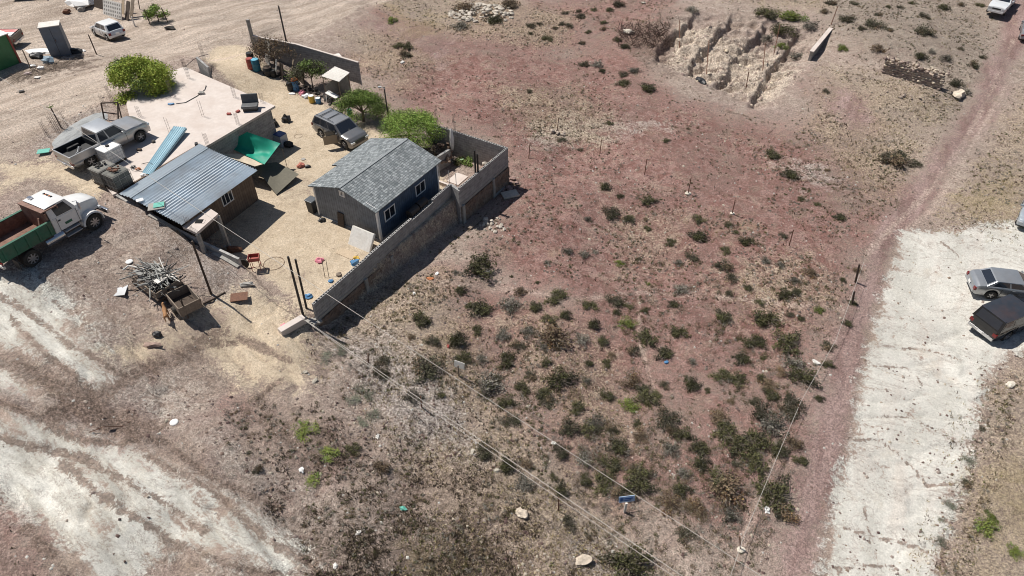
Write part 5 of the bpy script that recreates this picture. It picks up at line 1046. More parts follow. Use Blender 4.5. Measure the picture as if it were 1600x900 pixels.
# signs
p=G(717,588); t_=empty('placard',p,R(-25),'small white placard on a short post among grey shrubs','sign'); b=MB(); b.tube((0,0,-.1),(0,0,.9),.035); b.build('post',M_wood,t_)
b=MB(); b.box((0,-.03,.82),(.62,.03,.42),Tm(rx=R(-12))); b.build('panel',M_offw,t_)
p=G(976,800); t_=empty('sign',p,R(8),'small blue and white sign board on a short post near the bottom','sign'); b=MB(); b.box((0,0,.35),(.11,.08,.9)); b.build('post',M_offw,t_)
b=MB(); b.box((.08,-.06,.82),(.78,.035,.34),Tm(rx=R(-20))); pl=b.build('panel',mat('sign_pale',(.42,.55,.72),.5,var=.1,bump=0),t_)
b=MB(); M_=Tm(rx=R(-20)); b.box((-.17,-.082,.83),(.16,.012,.2),M_); b.box((.16,-.082,.86),(.42,.012,.07),M_); b.box((.12,-.082,.76),(.34,.012,.06),M_); b.build('sign_marks',mat('sign_blue',(.03,.10,.30),.5,var=.1,bump=0),pl)

# ---------------- small things ----------------
def slab_sheet(name,label,cat,px,d,m,z=None,rz=0,rx=0,lift=.03,ry=0,th=.03,group=None):
    p=G(*px) if z is None else A(px[0],px[1],z); b=MB(); b.box((0,0,0),(d[0],d[1],th),Tm(rx=rx,ry=ry)); return b.build(name,m,loc=p+Vector((0,0,lift)),rz=rz,label=label,cat=cat,group=group)
def rumpled(name,label,cat,p,r,m,seed,sq=(1,1,.45),rz=0,sub=2,rough=.36,group=None):
    b=MB(); b.ico((0,0,r*sq[2]*.6),r,seed,rough,sub,sq); return b.build(name,m,loc=p,rz=rz,label=label,cat=cat,group=group)
# cabinet
p=G(97,84); cb=empty('metal_cabinet',p,R(22),'tall grey blue steel cabinet with a pale top standing by the street','cabinet')
M_cabn=mat('cabinet_grey',(.13,.165,.22),.5,.2,var=.15,scale=2,dirt=((.22,.20,.18),.5))
b=MB(); b.box((0,0,1.25),(1.55,1.15,2.6)); b.build('case',M_cabn,cb,bevel=.02)
b=MB(); b.box((0,0,2.58),(1.62,1.22,.06)); b.build('top',M_offw,cb)
b=MB(); b.box((0,-.585,1.25),(.02,.02,2.4)); b.build('door_gap',M_black,cb); b=MB(); b.tube((.08,-.6,1.3),(.08,-.6,1.55),.02); b.build('handle',M_rust,cb)
# green container
p=G(10,115); gc=empty('green_container',p,0,'green panelled stall with red corner posts and white roof at the left edge','container')
c0=G(32,98); d=Vector((A(0,112,2.2).x-c0.x,A(0,112,2.2).y-c0.y,0)).normalized(); rz=math.atan2(d.y,d.x); gc.location=c0; gc.rotation_euler=(0,0,rz)
L_=3.5; b=MB(); b.box((L_/2,-1.2,1.2),(L_,2.4,2.4)); b.build('panel',mat('green_panel',(.03,.16,.06),.45,var=.2,scale=2,dirt=((.10,.22,.12),.5)),gc)
for x,y in ((0,0),(0,-2.4),(L_,0),(L_,-2.4)): b=MB(); b.box((x,y,1.2),(.14,.14,2.5)); b.build('corner_post',M_red,gc)
b=MB(); b.box((L_/2,-1.2,2.47),(L_+.25,2.65,.06)); b.build('roof',M_white,gc)
# junk pile at cabinet
junk=[('white_sheet','creased white sheet draped over junk left of the grey cabinet','sheet',(63,82),.75,M_white,(1.5,.7,.22)),('rubbish_bag','blue grey rubbish bag below the grey cabinet','bag',(76,98),.5,mat('greyblue_bag',(.20,.27,.33),.4,var=.3,scale=5),(1,.8,.6)),('rubbish_bag','black rubbish bag beneath the white sheet','bag',(58,90),.5,M_black,(1.2,.8,.5)),('rubbish_bag','small white rubbish bag in front of the junk pile','bag',(64,108),.25,M_white,(1,.8,.6)),('rubbish_bag','white bag near the thin brown post','bag',(50,104),.22,M_white,(1.2,.8,.5)),('rubbish_bag','black rubbish bag at the right foot of the grey cabinet','bag',(118,82),.45,M_black,(1.3,.8,.5)),('white_sheet','small white board right of the grey cabinet','board',(128,80),.25,M_white,(1.4,.8,.25)),('rubbish_bag','dirty pink bag by the container shadow','bag',(44,116),.25,mat('dirty_pink',(.45,.36,.34),.8),(1.3,.9,.5)),('rubbish_bag','crumpled white scrap below the junk pile','scrap',(58,122),.2,M_offw,(1.3,.9,.4)),
('scrap_heap','brown dog sized heap of rusty scrap on the upper street','scrap',(105,21),.35,M_rust,(1.1,.7,.8)),('white_tank','large white boat like shell in the junk at the top','junk',(130,6),1.1,M_white,(1.4,1,.5)),('basin','grey round basin below the white shell at the top','basin',(128,17),.4,M_conc,(1,1,.6)),('tyre_heap','dark heap of tyres right of the leafy bush at the top','tyres',(266,46),.4,M_tyre,(1.2,.7,.5))]
for i,(n_,l,c,px,r,m,sq) in enumerate(junk): rumpled(n_,l,c,G(*px),r,m,i,sq)
rn=random.Random(9)
b=MB()
for k in range(150):
    t_=rn.random(); x=20+110*t_+rn.uniform(-8,8); y=126-34*t_+rn.uniform(-7,7); p=G(x,y); a=rn.uniform(0,3.1); l=rn.uniform(.15,.55); v=Vector((math.cos(a)*l,math.sin(a)*l,rn.uniform(0,.2))); b.tube(p-v+Vector((0,0,.08)),p+v+Vector((0,0,.1)),.018,.012,4)
b.build('brush_pile',M_wood,label='tangle of dry branches below the green container and cabinet',cat='branches',kind='stuff')
# lattice panel, leaning boards and frames at the top junk row
for (n_,l,c,px,d,m,tilt) in [('lattice_panel','pale lattice fence panel leaning behind the white hatchback','panel',(176,27),(2.6,1.5,.05),M_offw,68),('board','dark leaning board right of the lattice panel','board',(198,32),(.5,1.8,.05),M_dwood,60),('board','brown leaning board in the junk row at the top','board',(205,28),(.4,1.9,.05),M_wood,60),('board','pale leaning board in the junk row at the top','board',(192,22),(.35,1.9,.05),M_pwood,65),('pallet','dark upright pallet in the junk row at the top','pallet',(155,13),(1.3,1.3,.1),M_dwood,70)]:
    p=G(*px); b=MB(); b.box((0,d[1]/2,0),d,Tm(rx=R(tilt))); o=b.build(n_,m,loc=p,rz=R(-28),label=l,cat=c)
    if n_=='lattice_panel':
        for ix in range(8):
            for iy in range(4): h=MB(); h.box((-1.1+ix*.31,.22+iy*.35,.03),(.16,.18,.012),Tm(rx=R(tilt))); h.build('lattice_opening',mat('lattice_gap',(.28,.27,.25),.9),o)
p=G(211,41); post('white_post','short white wooden stake by the junk row at the top','post',p,h=.9,r=.07,m=M_white)
b=MB(); b.path([(0,0,0),(1.6,.8,.1),(2.6,1.9,.1)],.03); 
# window-like frame on gravel edge
c0=[A(162,188,3.0),A(174,161,4.0),A(196,160,4.0),A(184,186,3.05)]
b=MB(); fr=[Vector((0,0,0)),Vector((.15,.2,1.2)),Vector((1.35,.2,1.25)),Vector((1.1,-.2,.05))]; b.path(fr,.05); b.tube(fr[2],fr[2]+Vector((.1,-.5,-1.1)),.045); b.tube(fr[0].lerp(fr[1],.45),fr[3].lerp(fr[2],.35),.04); b.build('timber_frame',M_dwood,loc=G(163,187),label='dark open timber frame standing behind the silver pickup truck',cat='frame')
# gravel heap
p=G(125,205); b=MB(); rn=random.Random(4); gx=[]
for i in range(17):
    row=[]
    for j in range(17):
        u=(i-8)/8; v=(j-8)/8; r=math.hypot(u,v); row.append(Vector((u*3.4*(.9),v*1.25,.38*max(0,1-r*r)+rn.uniform(-.03,.03)*(r<1)-.06)))
    gx.append(row)
b.grid([r_ for r_ in gx][::-1]); b.build('gravel_heap',mat('grey_gravel',(.34,.35,.35),.95,var=.35,scale=30,bump=1.0),loc=p,rz=head((100,222),(150,185)),label='long heap of blue grey gravel between the street and silver pickup',cat='gravel')
# IBC tanks
def ibc(px,label,m,z,rz,caged,s=(1.15,1.0,1.0)):
    p=A(px[0],px[1],z); o=empty('water_tank',p,rz,label,'tank'); b=MB(); b.box((0,0,.12+s[2]/2),s); b.build('bottle',m,o,bevel=.06)
    b=MB(); b.box((0,0,.06),(s[0]+.05,s[1]+.05,.12)); b.build('pallet',M_dwood,o)
    b=MB(); hx,hy=s[0]/2+.03,s[1]/2+.03
    for zz in ([.2,.45,.7,.95,1.1] if caged else [.35,.75,1.08]): b.path([(-hx,-hy,zz),(hx,-hy,zz),(hx,hy,zz),(-hx,hy,zz),(-hx,-hy,zz)],.014,5)
    for k in range(7 if caged else 4):
        t_=-1+2*k/(6 if caged else 3); b.tube((t_*hx,-hy,.12),(t_*hx,-hy,1.12),.013,n=5); b.tube((t_*hx,hy,.12),(t_*hx,hy,1.12),.013,n=5); b.tube((-hx,t_*hy,.12),(-hx,t_*hy,1.12),.013,n=5); b.tube((hx,t_*hy,.12),(hx,t_*hy,1.12),.013,n=5)
    b.build('cage',M_galv if caged else M_conc,o); b=MB(); b.lathe([(.12,0),(.12,.06),(.1,.09)],(0,0,.12+s[2])); b.build('cap',M_black,o)
    return o
rzt=math.atan2(5.4,3.18)
g_tank=mat('grey_tank',(.17,.17,.155),.8,var=.25,scale=4,dirt=((.33,.30,.26),.6)); dk=mat('dark_tank',(.10,.105,.095),.8,var=.25,scale=4,dirt=((.40,.37,.32),.35))
ibc((178,252),'white plastic water tank in a steel cage beside the silver pickup',M_white,3.04,rzt,True)
t1=ibc((169,283),'middle grey weathered water tank of the three beside the pickup',g_tank,3.04,rzt,False)
t3=ibc((190,291),'dark grey water tank nearest the metal roof',dk,3.04,rzt,False)
for i,(tk,l) in enumerate(((t1,'small pile of tools on the middle grey water tank'),(t3,'brown rags and parts on the dark grey water tank'))):
    b=MB(); rn=random.Random(i)
    for k in range(9): b.box((rn.uniform(-.3,.3),rn.uniform(-.25,.25),.05),(rn.uniform(.08,.25),rn.uniform(.06,.15),.08),Tm(rz=rn.random()))
    o=b.build('tool_pile',[M_iron,M_rust][i],loc=tk.location+Vector((0,0,1.2)),label=l,cat='tools')
# blue corrugated sheets on the slab
a_,b_,c_,d_=A(272,197,3.45),A(291,199,3.45),A(236,273,3.12),A(222,270,3.12)
o=corr(a_,b_,c_,d_,wave=.16,amp=.03,M0=a_); o2=o.build('roofing_sheet',mat('blue_sheet',(.38,.56,.64),.45,.1,var=.08,scale=2,bump=0),loc=a_,smooth=True,label='stack of light blue corrugated roofing sheets leaning on the pale roof',cat='sheets')
sh=MB(); up=Vector((0,0,-.05)); sh.plate([p-a_+up for p in (a_,d_,c_,b_)],.12); sh.build('lower_sheet',mat('blue_sheet2',(.20,.36,.45),.5,.1),o2)
# car seat on the roof
p=A(392,172,SLABZ); st=empty('car_seat',p,R(8),'grey car bench seat resting on the corner of the pale roof','seat'); Ms=mat('seat_vinyl',(.10,.105,.11),.55,var=.25,scale=4)
b=MB(); b.box((0,0,.33),(1.15,.6,.2)); b.build('cushion',Ms,st,bevel=.05); b=MB(); b.box((0,.36,.72),(1.15,.18,.75),Tm(rx=R(-12))); b.build('backrest',Ms,st,bevel=.05); b=MB(); b.box((0,.05,.13),(1.0,.55,.22)); b.build('frame',M_black,st)
rumpled('stone','grey stone holding down the wire on the pale roof','stone',A(315,147,SLABZ),.22,M_conc,3,(1,.8,.6))
rumpled('blue_bag','small blue bag on the gravelly edge of the pale roof','bag',A(267,163,SLABZ),.17,M_blue,4,(1.3,.8,.4))
b=MB(); pts=[A(275,162,3.07),A(290,160,3.07),A(308,150,3.07),A(320,140,3.07),A(322,133,3.1)]; b.path([q-pts[0] for q in pts],.025,5); b.build('black_hose',M_black,loc=pts[0],label='black hose running across the pale roof to the grey stone',cat='hose')
b=MB(); pts=[A(290,104,3.2),A(302,93,3.6),A(313,88,3.9),A(325,85,3.9)]; b.path([q-pts[0] for q in pts],.03,5); b.build('bent_rod',M_rebar,loc=pts[0],label='bent dark rod at the far tip of the pale roof',cat='rod')
for i,(px,m,l) in enumerate((((358,179),M_red,'small dark red brick left of the car seat on the roof'),((372,175),M_red,'bright red scrap beside the car seat on the roof'),((240,222),M_iron,'dark block beside the front wheel of the silver pickup'),((218,235),M_dwood,'short dark offcut on the slab near the white tank'),((178,258),M_iron,'') ,((307,226),M_black,'black box at the top edge of the metal roof'))):
    if l: slab_sheet('block' if i else 'brick',l,'block',px,(.28,.18),m,z=SLABZ,th=.12,lift=.06,rz=i)
for i,(px,m,l,r) in enumerate((((216,265),M_orange,'orange and black toys by the low end of the blue sheets',.14),((224,275),M_white,'white plastic jug at the low end of the blue sheets',.16),((209,262),M_black,'black bundle at the low end of the blue sheets',.13))): rumpled('oddment',l,'oddment',A(px[0],px[1],SLABZ),r,m,i,(1.2,.8,.7))
b=MB(); b.path([(.9*math.cos(t)*.8,.9*math.sin(t)*.5,.05+.1*math.sin(t*2)) for t in np.linspace(0,5.4,20)],.018,5); b.build('black_hose',M_black,loc=A(222,262,SLABZ),label='coiled black hose by the low end of the blue sheets',cat='hose')
# things on the metal roof
slab_sheet('board','turquoise topped square board on the metal roof','board',(249,322),(.6,.5),mat('turquoise',(.12,.42,.34),.6,var=.15),z=3.12,rz=.3,lift=.1)
slab_sheet('board','grey board under the turquoise one on the metal roof','board',(245,323),(.95,.75),M_conc,z=3.12,rz=.3,lift=.05)
slab_sheet('board','white tile at the low left corner of the metal roof','board',(219,314),(.4,.3),M_white,z=3.2,rz=.5,lift=.07)
slab_sheet('board','turquoise sheet on the ground behind the silver pickup','board',(70,240),(.75,.55),MC['turquoise'],rz=.3,lift=.2)
slab_sheet('board','pale grey metal sheet lying left of the scrap cart','sheet',(187,455),(.75,.85),M_galv,rz=.15,lift=.05)
slab_sheet('board','rusty brown panel lying beside the yard gateway','panel',(375,468),(.95,.6),M_rust,rz=.2,lift=.22,rx=R(8))
slab_sheet('board','pale plank strewn by the white tanks','board',(158,282),(.9,.3),M_offw,rz=-.7,lift=.05)
for i,(px,l) in enumerate((((202,409),'white disc lid left of the scrap cart'),((272,660),'white disc lid on the bare dirt near lower left'))):
    b=MB(); b.lathe([(.2,0),(.2,.03),(.15,.06)],n=16); b.build('lid',M_white,loc=G(*px,.0),label=l,cat='lid')
# gate area
b=MB(); b.box((0,0,.22),(1.55,.42,.42)); b.build('concrete_beam',M_slab,loc=G(458,513),rz=head((443,517),(472,500)),bevel=.03,label='pale concrete block lying outside the yard gate posts',cat='block')
p=G(487,505); rb=MB()
for k in range(14): rb.box((rn.uniform(-.35,.35),rn.uniform(-.3,.3),.15+.1*rn.random()),(.25,.2,.2),Tm(rz=rn.random(),rx=rn.random()*.4))
rb.build('rubble_heap',M_conc,loc=p,label='heap of broken concrete at the foot of the gate posts',cat='rubble')
b=MB(); t_=np.linspace(0,6.283,25); b.path([(.55*math.cos(t),.55*math.sin(t),.03) for t in t_],.035,6); b.path([(.5*math.cos(t)+.03,.5*math.sin(t),.09) for t in t_],.03,6); b.build('wire_coil',M_black,loc=G(317,402),label='black wire coil on the gravel beside the dark wooden pole',cat='coil')
b=MB(); b.path([(.62*math.cos(t),.62*math.sin(t),.03) for t in t_],.012,5); b.build('hoop',M_rust,loc=G(428,412),label='thin round wire hoop lying beside the red wheelbarrow',cat='hoop')
# wheelbarrow
p=G(402,420); wb_=empty('wheelbarrow',p,R(10),'red wheelbarrow with a steel frame standing inside the gateway','wheelbarrow'); b=MB(); b.box((0,0,.78),(.5,.4,.02)); 
for c,d in (((0,.24,.88),(.62,.03,.24)),((0,-.24,.88),(.62,.03,.24)),((.31,0,.88),(.03,.5,.24)),((-.31,0,.88),(.03,.5,.24))): b.box(c,d)
b.build('tray',M_red,wb_); b=MB()
for x,y in ((-.25,-.2),(.25,-.2),(.25,.2),(-.25,.2)): b.tube((x,y,0),(x,y,.78),.02)
b.tube((.25,-.2,.3),(.25,.2,.3),.02); b.tube((-.25,-.2,.3),(.25,-.2,.3),.02); b.build('frame',M_red,wb_)
b=MB(); b.lathe([(.16,-.06),(.3,-.05),(.3,.05),(.16,.06)],n=18,M=Matrix.Translation((0,0,.3))@Matrix.Rotation(R(80),4,'X')); b.build('old_tyre',M_tyre,loc=G(383,418),label='black tyre leaning on the end of the street wall',cat='tyre')
rumpled('junk','dark bundle and red scraps behind the end of the street wall','junk',G(366,392),.35,M_rust,5,(1.4,.6,.6)); rumpled('junk','grey plastic drum top behind the street wall','junk',G(356,386),.22,M_galv,6,(1,1,.7)); rumpled('stone','grey stones outside the end of the street wall','stone',G(386,446),.3,M_conc,7,(1.5,.7,.5))
for i,(px,m,r,l) in enumerate((((499,408),M_pink,.24,'bright pink cloth heap in the yard right of the gate posts'),((555,412),M_blue,.27,'blue and yellow bag against the long boundary wall'),((557,404),M_yellow,.16,'yellow cloth on the blue bag by the boundary wall'),((482,464),M_blue,.2,'light blue rag beside the gate post'),((517,440),M_blue,.14,'small blue container at the inner foot of the boundary wall'),((530,430),M_wood,.16,'brown rags at the inner foot of the boundary wall'),((444,510),M_pink,.16,'faded pink rag left of the pale concrete block'),((470,260),mat('brick_red',(.40,.14,.10),.8),.27,'brick red cushion on the sand between the two houses'),((481,261),M_black,.18,'black bag right of the brick red cushion'),((503,345),M_black,.22,'black round pot at the foot of the grey cabin'))):
    rumpled('cloth_heap' if i<2 else 'oddment',l,'bundle',G(*px),r,m,10+i,(1.1,.9,.6))
b=MB(); b.lathe([(.16,0),(.16,.02)],n=14); b.build('manhole',M_conc,loc=G(474,249,.02),label='small grey lid on the sand above the brick red cushion',cat='lid')
for i,(a_,t_) in enumerate((((508,435),(503,407)),((514,434),(509,405)))): p=G(*a_); post('stake',('left','right')[i]+' thin pale stake beside the pink cloth heap','stake',p,lean(p,t_,1.1),.02,m=M_wood)
# mattress and board
p=G(560,388); mt=empty('mattress',p,RZH,'white stained mattress propped against the front of the grey cabin','mattress'); b=MB(); b.box((0,.1,.58),(1.75,.2,1.3),Tm(rx=R(-33))); b.build('pad',M_offw,mt,bevel=.05)
slab_sheet('board','pale plywood sheet flat on the sand before the mattress','board',(553,388),(1.3,.6),M_pwood,rz=RZH,lift=.02).location+=Vector((-.35,-.55,0))
b=MB(); b.box((0,0,.5),(.5,.06,1.0),Tm(rx=R(-10))); b.build('board',M_dwood,loc=G(533,354),rz=RZH,label='dark brown board behind the left edge of the mattress',cat='board')
p=G(490,330); bn=empty('black_bin',p,RZH,'black wheeled bin beside the front left corner of the grey cabin','bin'); b=MB(); b.box((0,0,.45),(.5,.5,.9),top=(1.15,1.15)); b.build('body',M_black,bn,bevel=.03); b=MB(); b.box((0,0,.95),(.64,.64,.08)); b.build('lid',mat('bin_lid',(.09,.10,.11),.4),bn,bevel=.03)
# grills behind the wall
for i,(x,y,l) in enumerate((((655),332,'black barbecue drum near the middle of the long boundary wall'),(668,320,'second black barbecue drum closer to the court corner'))):
    p=A(x-8,y+14,.15); g=empty('barbecue',p,math.atan2(b_.y,b_.x) if False else R(59),l,'barbecue'); b=MB(); b.tube((-.42,0,.85),(.42,0,.85),.26,n=14); b.build('drum',M_iron,g,smooth=True); b=MB()
    for sx in (-.35,.35):
        for sy in (-.2,.2): b.tube((sx,sy,0),(sx,sy,.75),.025)
    b.build('legs',M_iron,g)
# scrap cart
p=G(252,452); ct=empty('scrap_cart',p,head((300,478),(232,418)),'wooden cart bed heaped with grey scrap metal and pipes','cart'); b=MB(); b.box((0,0,.45),(2.6,1.7,.1)); b.build('deck',M_dwood,ct)
for s in (-1,1): b=MB(); b.box((0,s*.75,.62),(2.3,.06,.5)); b.build('side_board',M_wood,ct)
b=MB(); b.box((-1.15,0,.62),(.06,1.5,.5)); b.build('end_board',M_wood,ct)
for s in (-1,1): b=MB(); b.lathe([(.1,-.08),(.3,-.08),(.3,.08),(.1,.08)],n=16,M=Matrix.Translation((0,s*.6,.25))@Matrix.Rotation(R(90),4,'X')); b.build('wheel',M_tyre,ct)
rn=random.Random(12); 
for nm,m,n_,l in (('white_pipes',M_offw,9,'white pipes and frames on top of the scrap cart'),('grey_scrap',mat('scrap_grey',(.36,.36,.34),.6,.2,var=.3,island=.4),80,'grey metal rods and sheets heaped in the scrap cart'),('dark_scrap',M_iron,34,'black tubes sticking out of the scrap cart')):
    b=MB()
    for k in range(n_):
        a=rn.gauss(.2,.7); l_=rn.uniform(.4,1.15); c=Vector((rn.uniform(-.9,1.1),rn.uniform(-.65,.65),rn.uniform(.6,1.3))); v=Vector((math.cos(a)*l_,math.sin(a)*l_,rn.uniform(-.15,.2)))
        if k%6: b.tube(c-v,c+v,rn.uniform(.015,.035),n=6)
        else: b.box(c,(l_*.6,rn.uniform(.1,.25),.02),Tm((0,0,0),rz=0))
    if nm=='white_pipes': b.path([(.9,.1,1.1),(1.7,.5,1.2),(1.6,.9,1.2)],.045); b.box((-.7,-.2,1.15),(.4,.6,.04))
    o=b.build(nm,m,loc=ct.location,rz=ct.rotation_euler[2],label=l,cat='scrap')
c=G(293,481); bx_=empty('box_trailer',c,head((300,492),(268,452)),'open empty wooden box trailer beside the scrap cart','trailer'); b=MB(); b.box((0,0,.3),(1.6,1.15,.08)); b.build('floor',M_dwood,bx_)
for s in (-1,1): b=MB(); b.box((0,s*.58,.58),(1.6,.05,.6)); b.build('side_board',M_wood,bx_)
for s in (-1,1): b=MB(); b.box((s*.8,0,.58),(.05,1.15,.6)); b.build('end_board',M_wood,bx_)
for s in (-1,1): b=MB(); b.lathe([(.1,-.07),(.24,-.07),(.24,.07),(.1,.07)],n=14,M=Matrix.Translation((0,s*.68,.24))@Matrix.Rotation(R(90),4,'X')); b.build('wheel',M_tyre,bx_)
b=MB(); b.tube((-.8,.3,0),(-.75,.3,1.3),.04); b.build('stake',M_dwood,bx_)
b=MB(); pts=[G(318,476,.06),G(335,468,.06),G(352,458,.06)]; b.path([q-pts[0] for q in pts],.06,6); b.build('log',M_dwood,loc=pts[0],label='dark log lying between the box trailer and the wooden pole',cat='log')
rumpled('stone','black stone near the foot of the dog','stone',G(246,524),.2,M_black,2,(1.2,.9,.7)); rumpled('stone','brown broken clod edge right of the black stone','stone',G(238,540),.25,M_redrock,5,(1.8,.6,.4))
# dog: one skinned body
def skin_body(name,V,E_,Rr,m,loc,rz,label,cat,sub=2):
    me=bpy.data.meshes.new(name); me.from_pydata(V,E_,[]); o=bpy.data.objects.new(name,me); COL.objects.link(o); o.location=loc; o.rotation_euler=(0,0,rz)
    md=o.modifiers.new('skin','SKIN'); 
    for i,r in enumerate(Rr): me.skin_vertices[0].data[i].radius=(r,r) if not isinstance(r,tuple) else r
    me.skin_vertices[0].data[0].use_root=True; s_=o.modifiers.new('sub','SUBSURF'); s_.levels=sub; s_.render_levels=sub; me.materials.append(m); return tag(o,label,cat)
V=[(-.26,0,.46),(-.05,0,.47),(.2,0,.48),(.33,0,.56),(.43,0,.66),(.52,0,.66),(.64,0,.62),(-.36,0,.48),(-.5,0,.60),
   (.22,.09,.38),(.23,.10,.2),(.22,.10,.02),(.27,.10,.015),(.22,-.09,.38),(.23,-.10,.2),(.22,-.10,.02),(.27,-.10,.015),
   (-.27,.09,.36),(-.20,.10,.27),(-.33,.10,.15),(-.31,.10,.02),(-.26,.10,.015),(-.27,-.09,.36),(-.20,-.10,.27),(-.33,-.10,.15),(-.31,-.10,.02),(-.26,-.10,.015),(.44,.06,.75),(.44,-.06,.75)]
Eg=[(0,1),(1,2),(2,3),(3,4),(4,5),(5,6),(0,7),(7,8),(2,9),(9,10),(10,11),(11,12),(2,13),(13,14),(14,15),(15,16),(0,17),(17,18),(18,19),(19,20),(20,21),(0,22),(22,23),(23,24),(24,25),(25,26),(4,27),(4,28)]
Rr=[.10,.105,.125,.08,.07,.06,.035,.035,.018,.05,.03,.026,.024,.05,.03,.026,.024,.065,.05,.026,.024,.022,.065,.05,.026,.024,.022,.02,.02]
dog=skin_body('dog',V,Eg,Rr,mat('dog_fur',(.36,.19,.09),.9,var=.25,scale=8,island=0),G(262,497),R(115),'light brown dog standing beside the box trailer','dog')
# tarps, table, washing machine by the grey building
def cloth(name,label,pts,m,sag=.3,n=14,seed=1,wr=.05):
    """pts: four corners (Vector)"""
    b=MB(); rows=[]; a=pts[0]
    for i in range(n+1):
        row=[]
        for j in range(n+1):
            u,v=i/n,j/n; p=pts[0].lerp(pts[1],u).lerp(pts[3].lerp(pts[2],u),v); p=p.copy(); e=16*u*(1-u)*v*(1-v); p.z+=-sag*e+wr*math.sin(9*u+seed+4*v)*math.sin(7*v+seed)*min(1,e*2); row.append(p-a)
        rows.append(row)
    b.grid(rows); b.grid([[p-Vector((0,0,.012)) for p in r_][::-1] for r_ in rows]); return b.build(name,m,loc=a,smooth=True,label=label,cat='tarp')
cloth('tarp','bright green tarp strung between the grey building and the yard',[A(350,226,1.7),A(386,206,2.6),A(438,224,1.8),A(413,257,1.3)],mat('green_tarp',(.0,.27,.18),.6,var=.12,scale=2),.4,seed=2,wr=.14,n=28)
cloth('tarp','beige tarp hanging below the green tarp beside the metal roof',[A(340,240,2.0),A(374,240,1.55),A(412,256,1.25),A(398,260,1.7)],mat('beige_tarp',(.55,.47,.36),.8,var=.1),.2,seed=5)
cloth('tarp','olive tarp spread low over the sand beside the brown house',[A(396,258,1.0),A(432,253,.5),A(467,272,.45),A(432,304,.12)],mat('olive_tarp',(.135,.125,.095),.85,var=.15),.12,seed=7,wr=.03)
for i,px in enumerate(((441,236,1.5),)): p=G(449,262); post('tarp_pole','thin pole holding up the green tarp','pole',p,A(441,233,1.6),.02,m=M_wood)
p=G(423,226); tb=empty('plastic_table',p,R(-30),'white plastic table with bottles under the eave of the grey building','table'); b=MB(); b.box((0,0,.7),(.85,.75,.05)); b.build('tabletop',M_white,tb,bevel=.015)
for x in (-.36,.36):
    for y in (-.3,.3): b=MB(); b.box((x,y,.34),(.07,.07,.68)); b.build('leg',M_white,tb)
for i,(x,y,m,l) in enumerate(((-.2,.1,M_white,'white bottle on the left of the plastic table'),(.15,.15,M_red,'red bottle at the back of the plastic table'),(.05,-.15,M_white,'white jug at the front of the plastic table'))):
    b=MB(); b.lathe([(.06,0),(.06,.16),(.02,.22),(.02,.27)],n=10); b.build('bottle',m,loc=p+Vector((x,y,.73)),label=l,cat='bottle')
p=G(441,226); wm=empty('washing_machine',p,R(-30),'pale grey washing machine with a blue lid beside the plastic table','washing machine'); b=MB(); b.box((0,0,.45),(.75,.7,.9)); b.build('case',mat('wm_grey',(.42,.46,.52),.4),wm,bevel=.03); b=MB(); b.box((0,0,.93),(.72,.68,.06)); b.build('lid',mat('wm_blue',(.04,.07,.22),.3),wm,bevel=.02)
for i,(px,r,l) in enumerate((((448,190),.36,'black rubbish bag on the drive above the washing machine'),((428,196),.38,'black bundle at the corner of the grey building'),((452,229),.3,'black bundle right of the washing machine'))): rumpled('rubbish_bag',l,'bag',G(*px),r,M_black,20+i,(1,.8,1.0))
b=MB(); b.path([(.3*math.cos(t),.3*math.sin(t),.03+.4*0) for t in np.linspace(0,6.283,19)],.01,4); b.build('wire_ring',M_rust,loc=G(466,213),label='small rusty wire ring on the sand right of the washing machine',cat='ring')
cloth('cardboard','brown cardboard flap under the green tarp',[A(345,236,1.1),A(357,228,1.3),A(368,236,1.2),A(366,242,1.0)],M_pwood,.05,n=4)
# barrels and clutter along the upper wall
def barrel(px,label,m,h=.9,r=.3,lid=None,name='barrel',cat='barrel'):
    o=empty(name,G(*px),0,label,cat); b=MB(); b.lathe([(r*.93,0),(r,.05),(r,h*.3),(r*1.04,h*.33),(r,h*.36),(r,h*.64),(r*1.04,h*.67),(r,h*.7),(r,h-.04),(r*.95,h)],n=20); b.build('drum',m,o,smooth=True)
    b=MB(); b.lathe([(r*.9,h+.001),(r*.9,h+.02)],n=20); b.build('lid',lid or m,o); return o
barrel((393,107),'red barrel at the street end of the upper wall',M_red); barrel((402,110),'teal blue barrel beside the red barrel',mat('teal_drum',(.02,.16,.24),.5),1.0,.34,mat('teal_lid',(.15,.45,.60),.5)); barrel((393,97),'black barrel behind the red barrel',M_black,.85)
barrel((420,117),'black tub with a brown rim along the upper wall',M_black,.7,.38,M_dwood,'tub','tub'); barrel((428,120),'black bucket right of the brown rimmed tub',M_black,.6,.25,name='bucket',cat='bucket')
barrel((463,141),'blue barrel with orange cloth on top',M_blue,.85,.28); rumpled('cloth_heap','orange cloth heaped on the blue barrel','cloth',G(463,141,.88),.27,M_orange,31,(1,1,.5))
barrel((488,160),'yellow bucket with a white lid near the small lean to',M_yellow,.6,.24,M_white,'bucket','bucket'); barrel((498,161),'short blue bucket right of the yellow bucket',M_blue,.45,.22,M_white,'bucket','bucket')
barrel((547,180),'green bucket below the first acacia tree',M_green,.5,.2,name='bucket',cat='bucket'); barrel((699,240),'teal green bucket in the earth corner behind the cabin',M_green,.5,.22,name='bucket',cat='bucket'); barrel((455,141),'dark barrel left of the blue barrel',M_black,.7,.28)
rumpled('cloth_heap','pink and white clothes heap left of the yellow bucket','cloth',G(472,146),.35,M_pink,33,(.7,1.1,.5)); rumpled('cloth_heap','grey and white clothes heap beside the pink clothes','cloth',G(479,152),.35,M_galv,34,(1.1,.8,.5)); rumpled('rubbish','white litter at the foot of the blue barrel','litter',G(457,147),.22,M_white,35,(1.4,.7,.25))
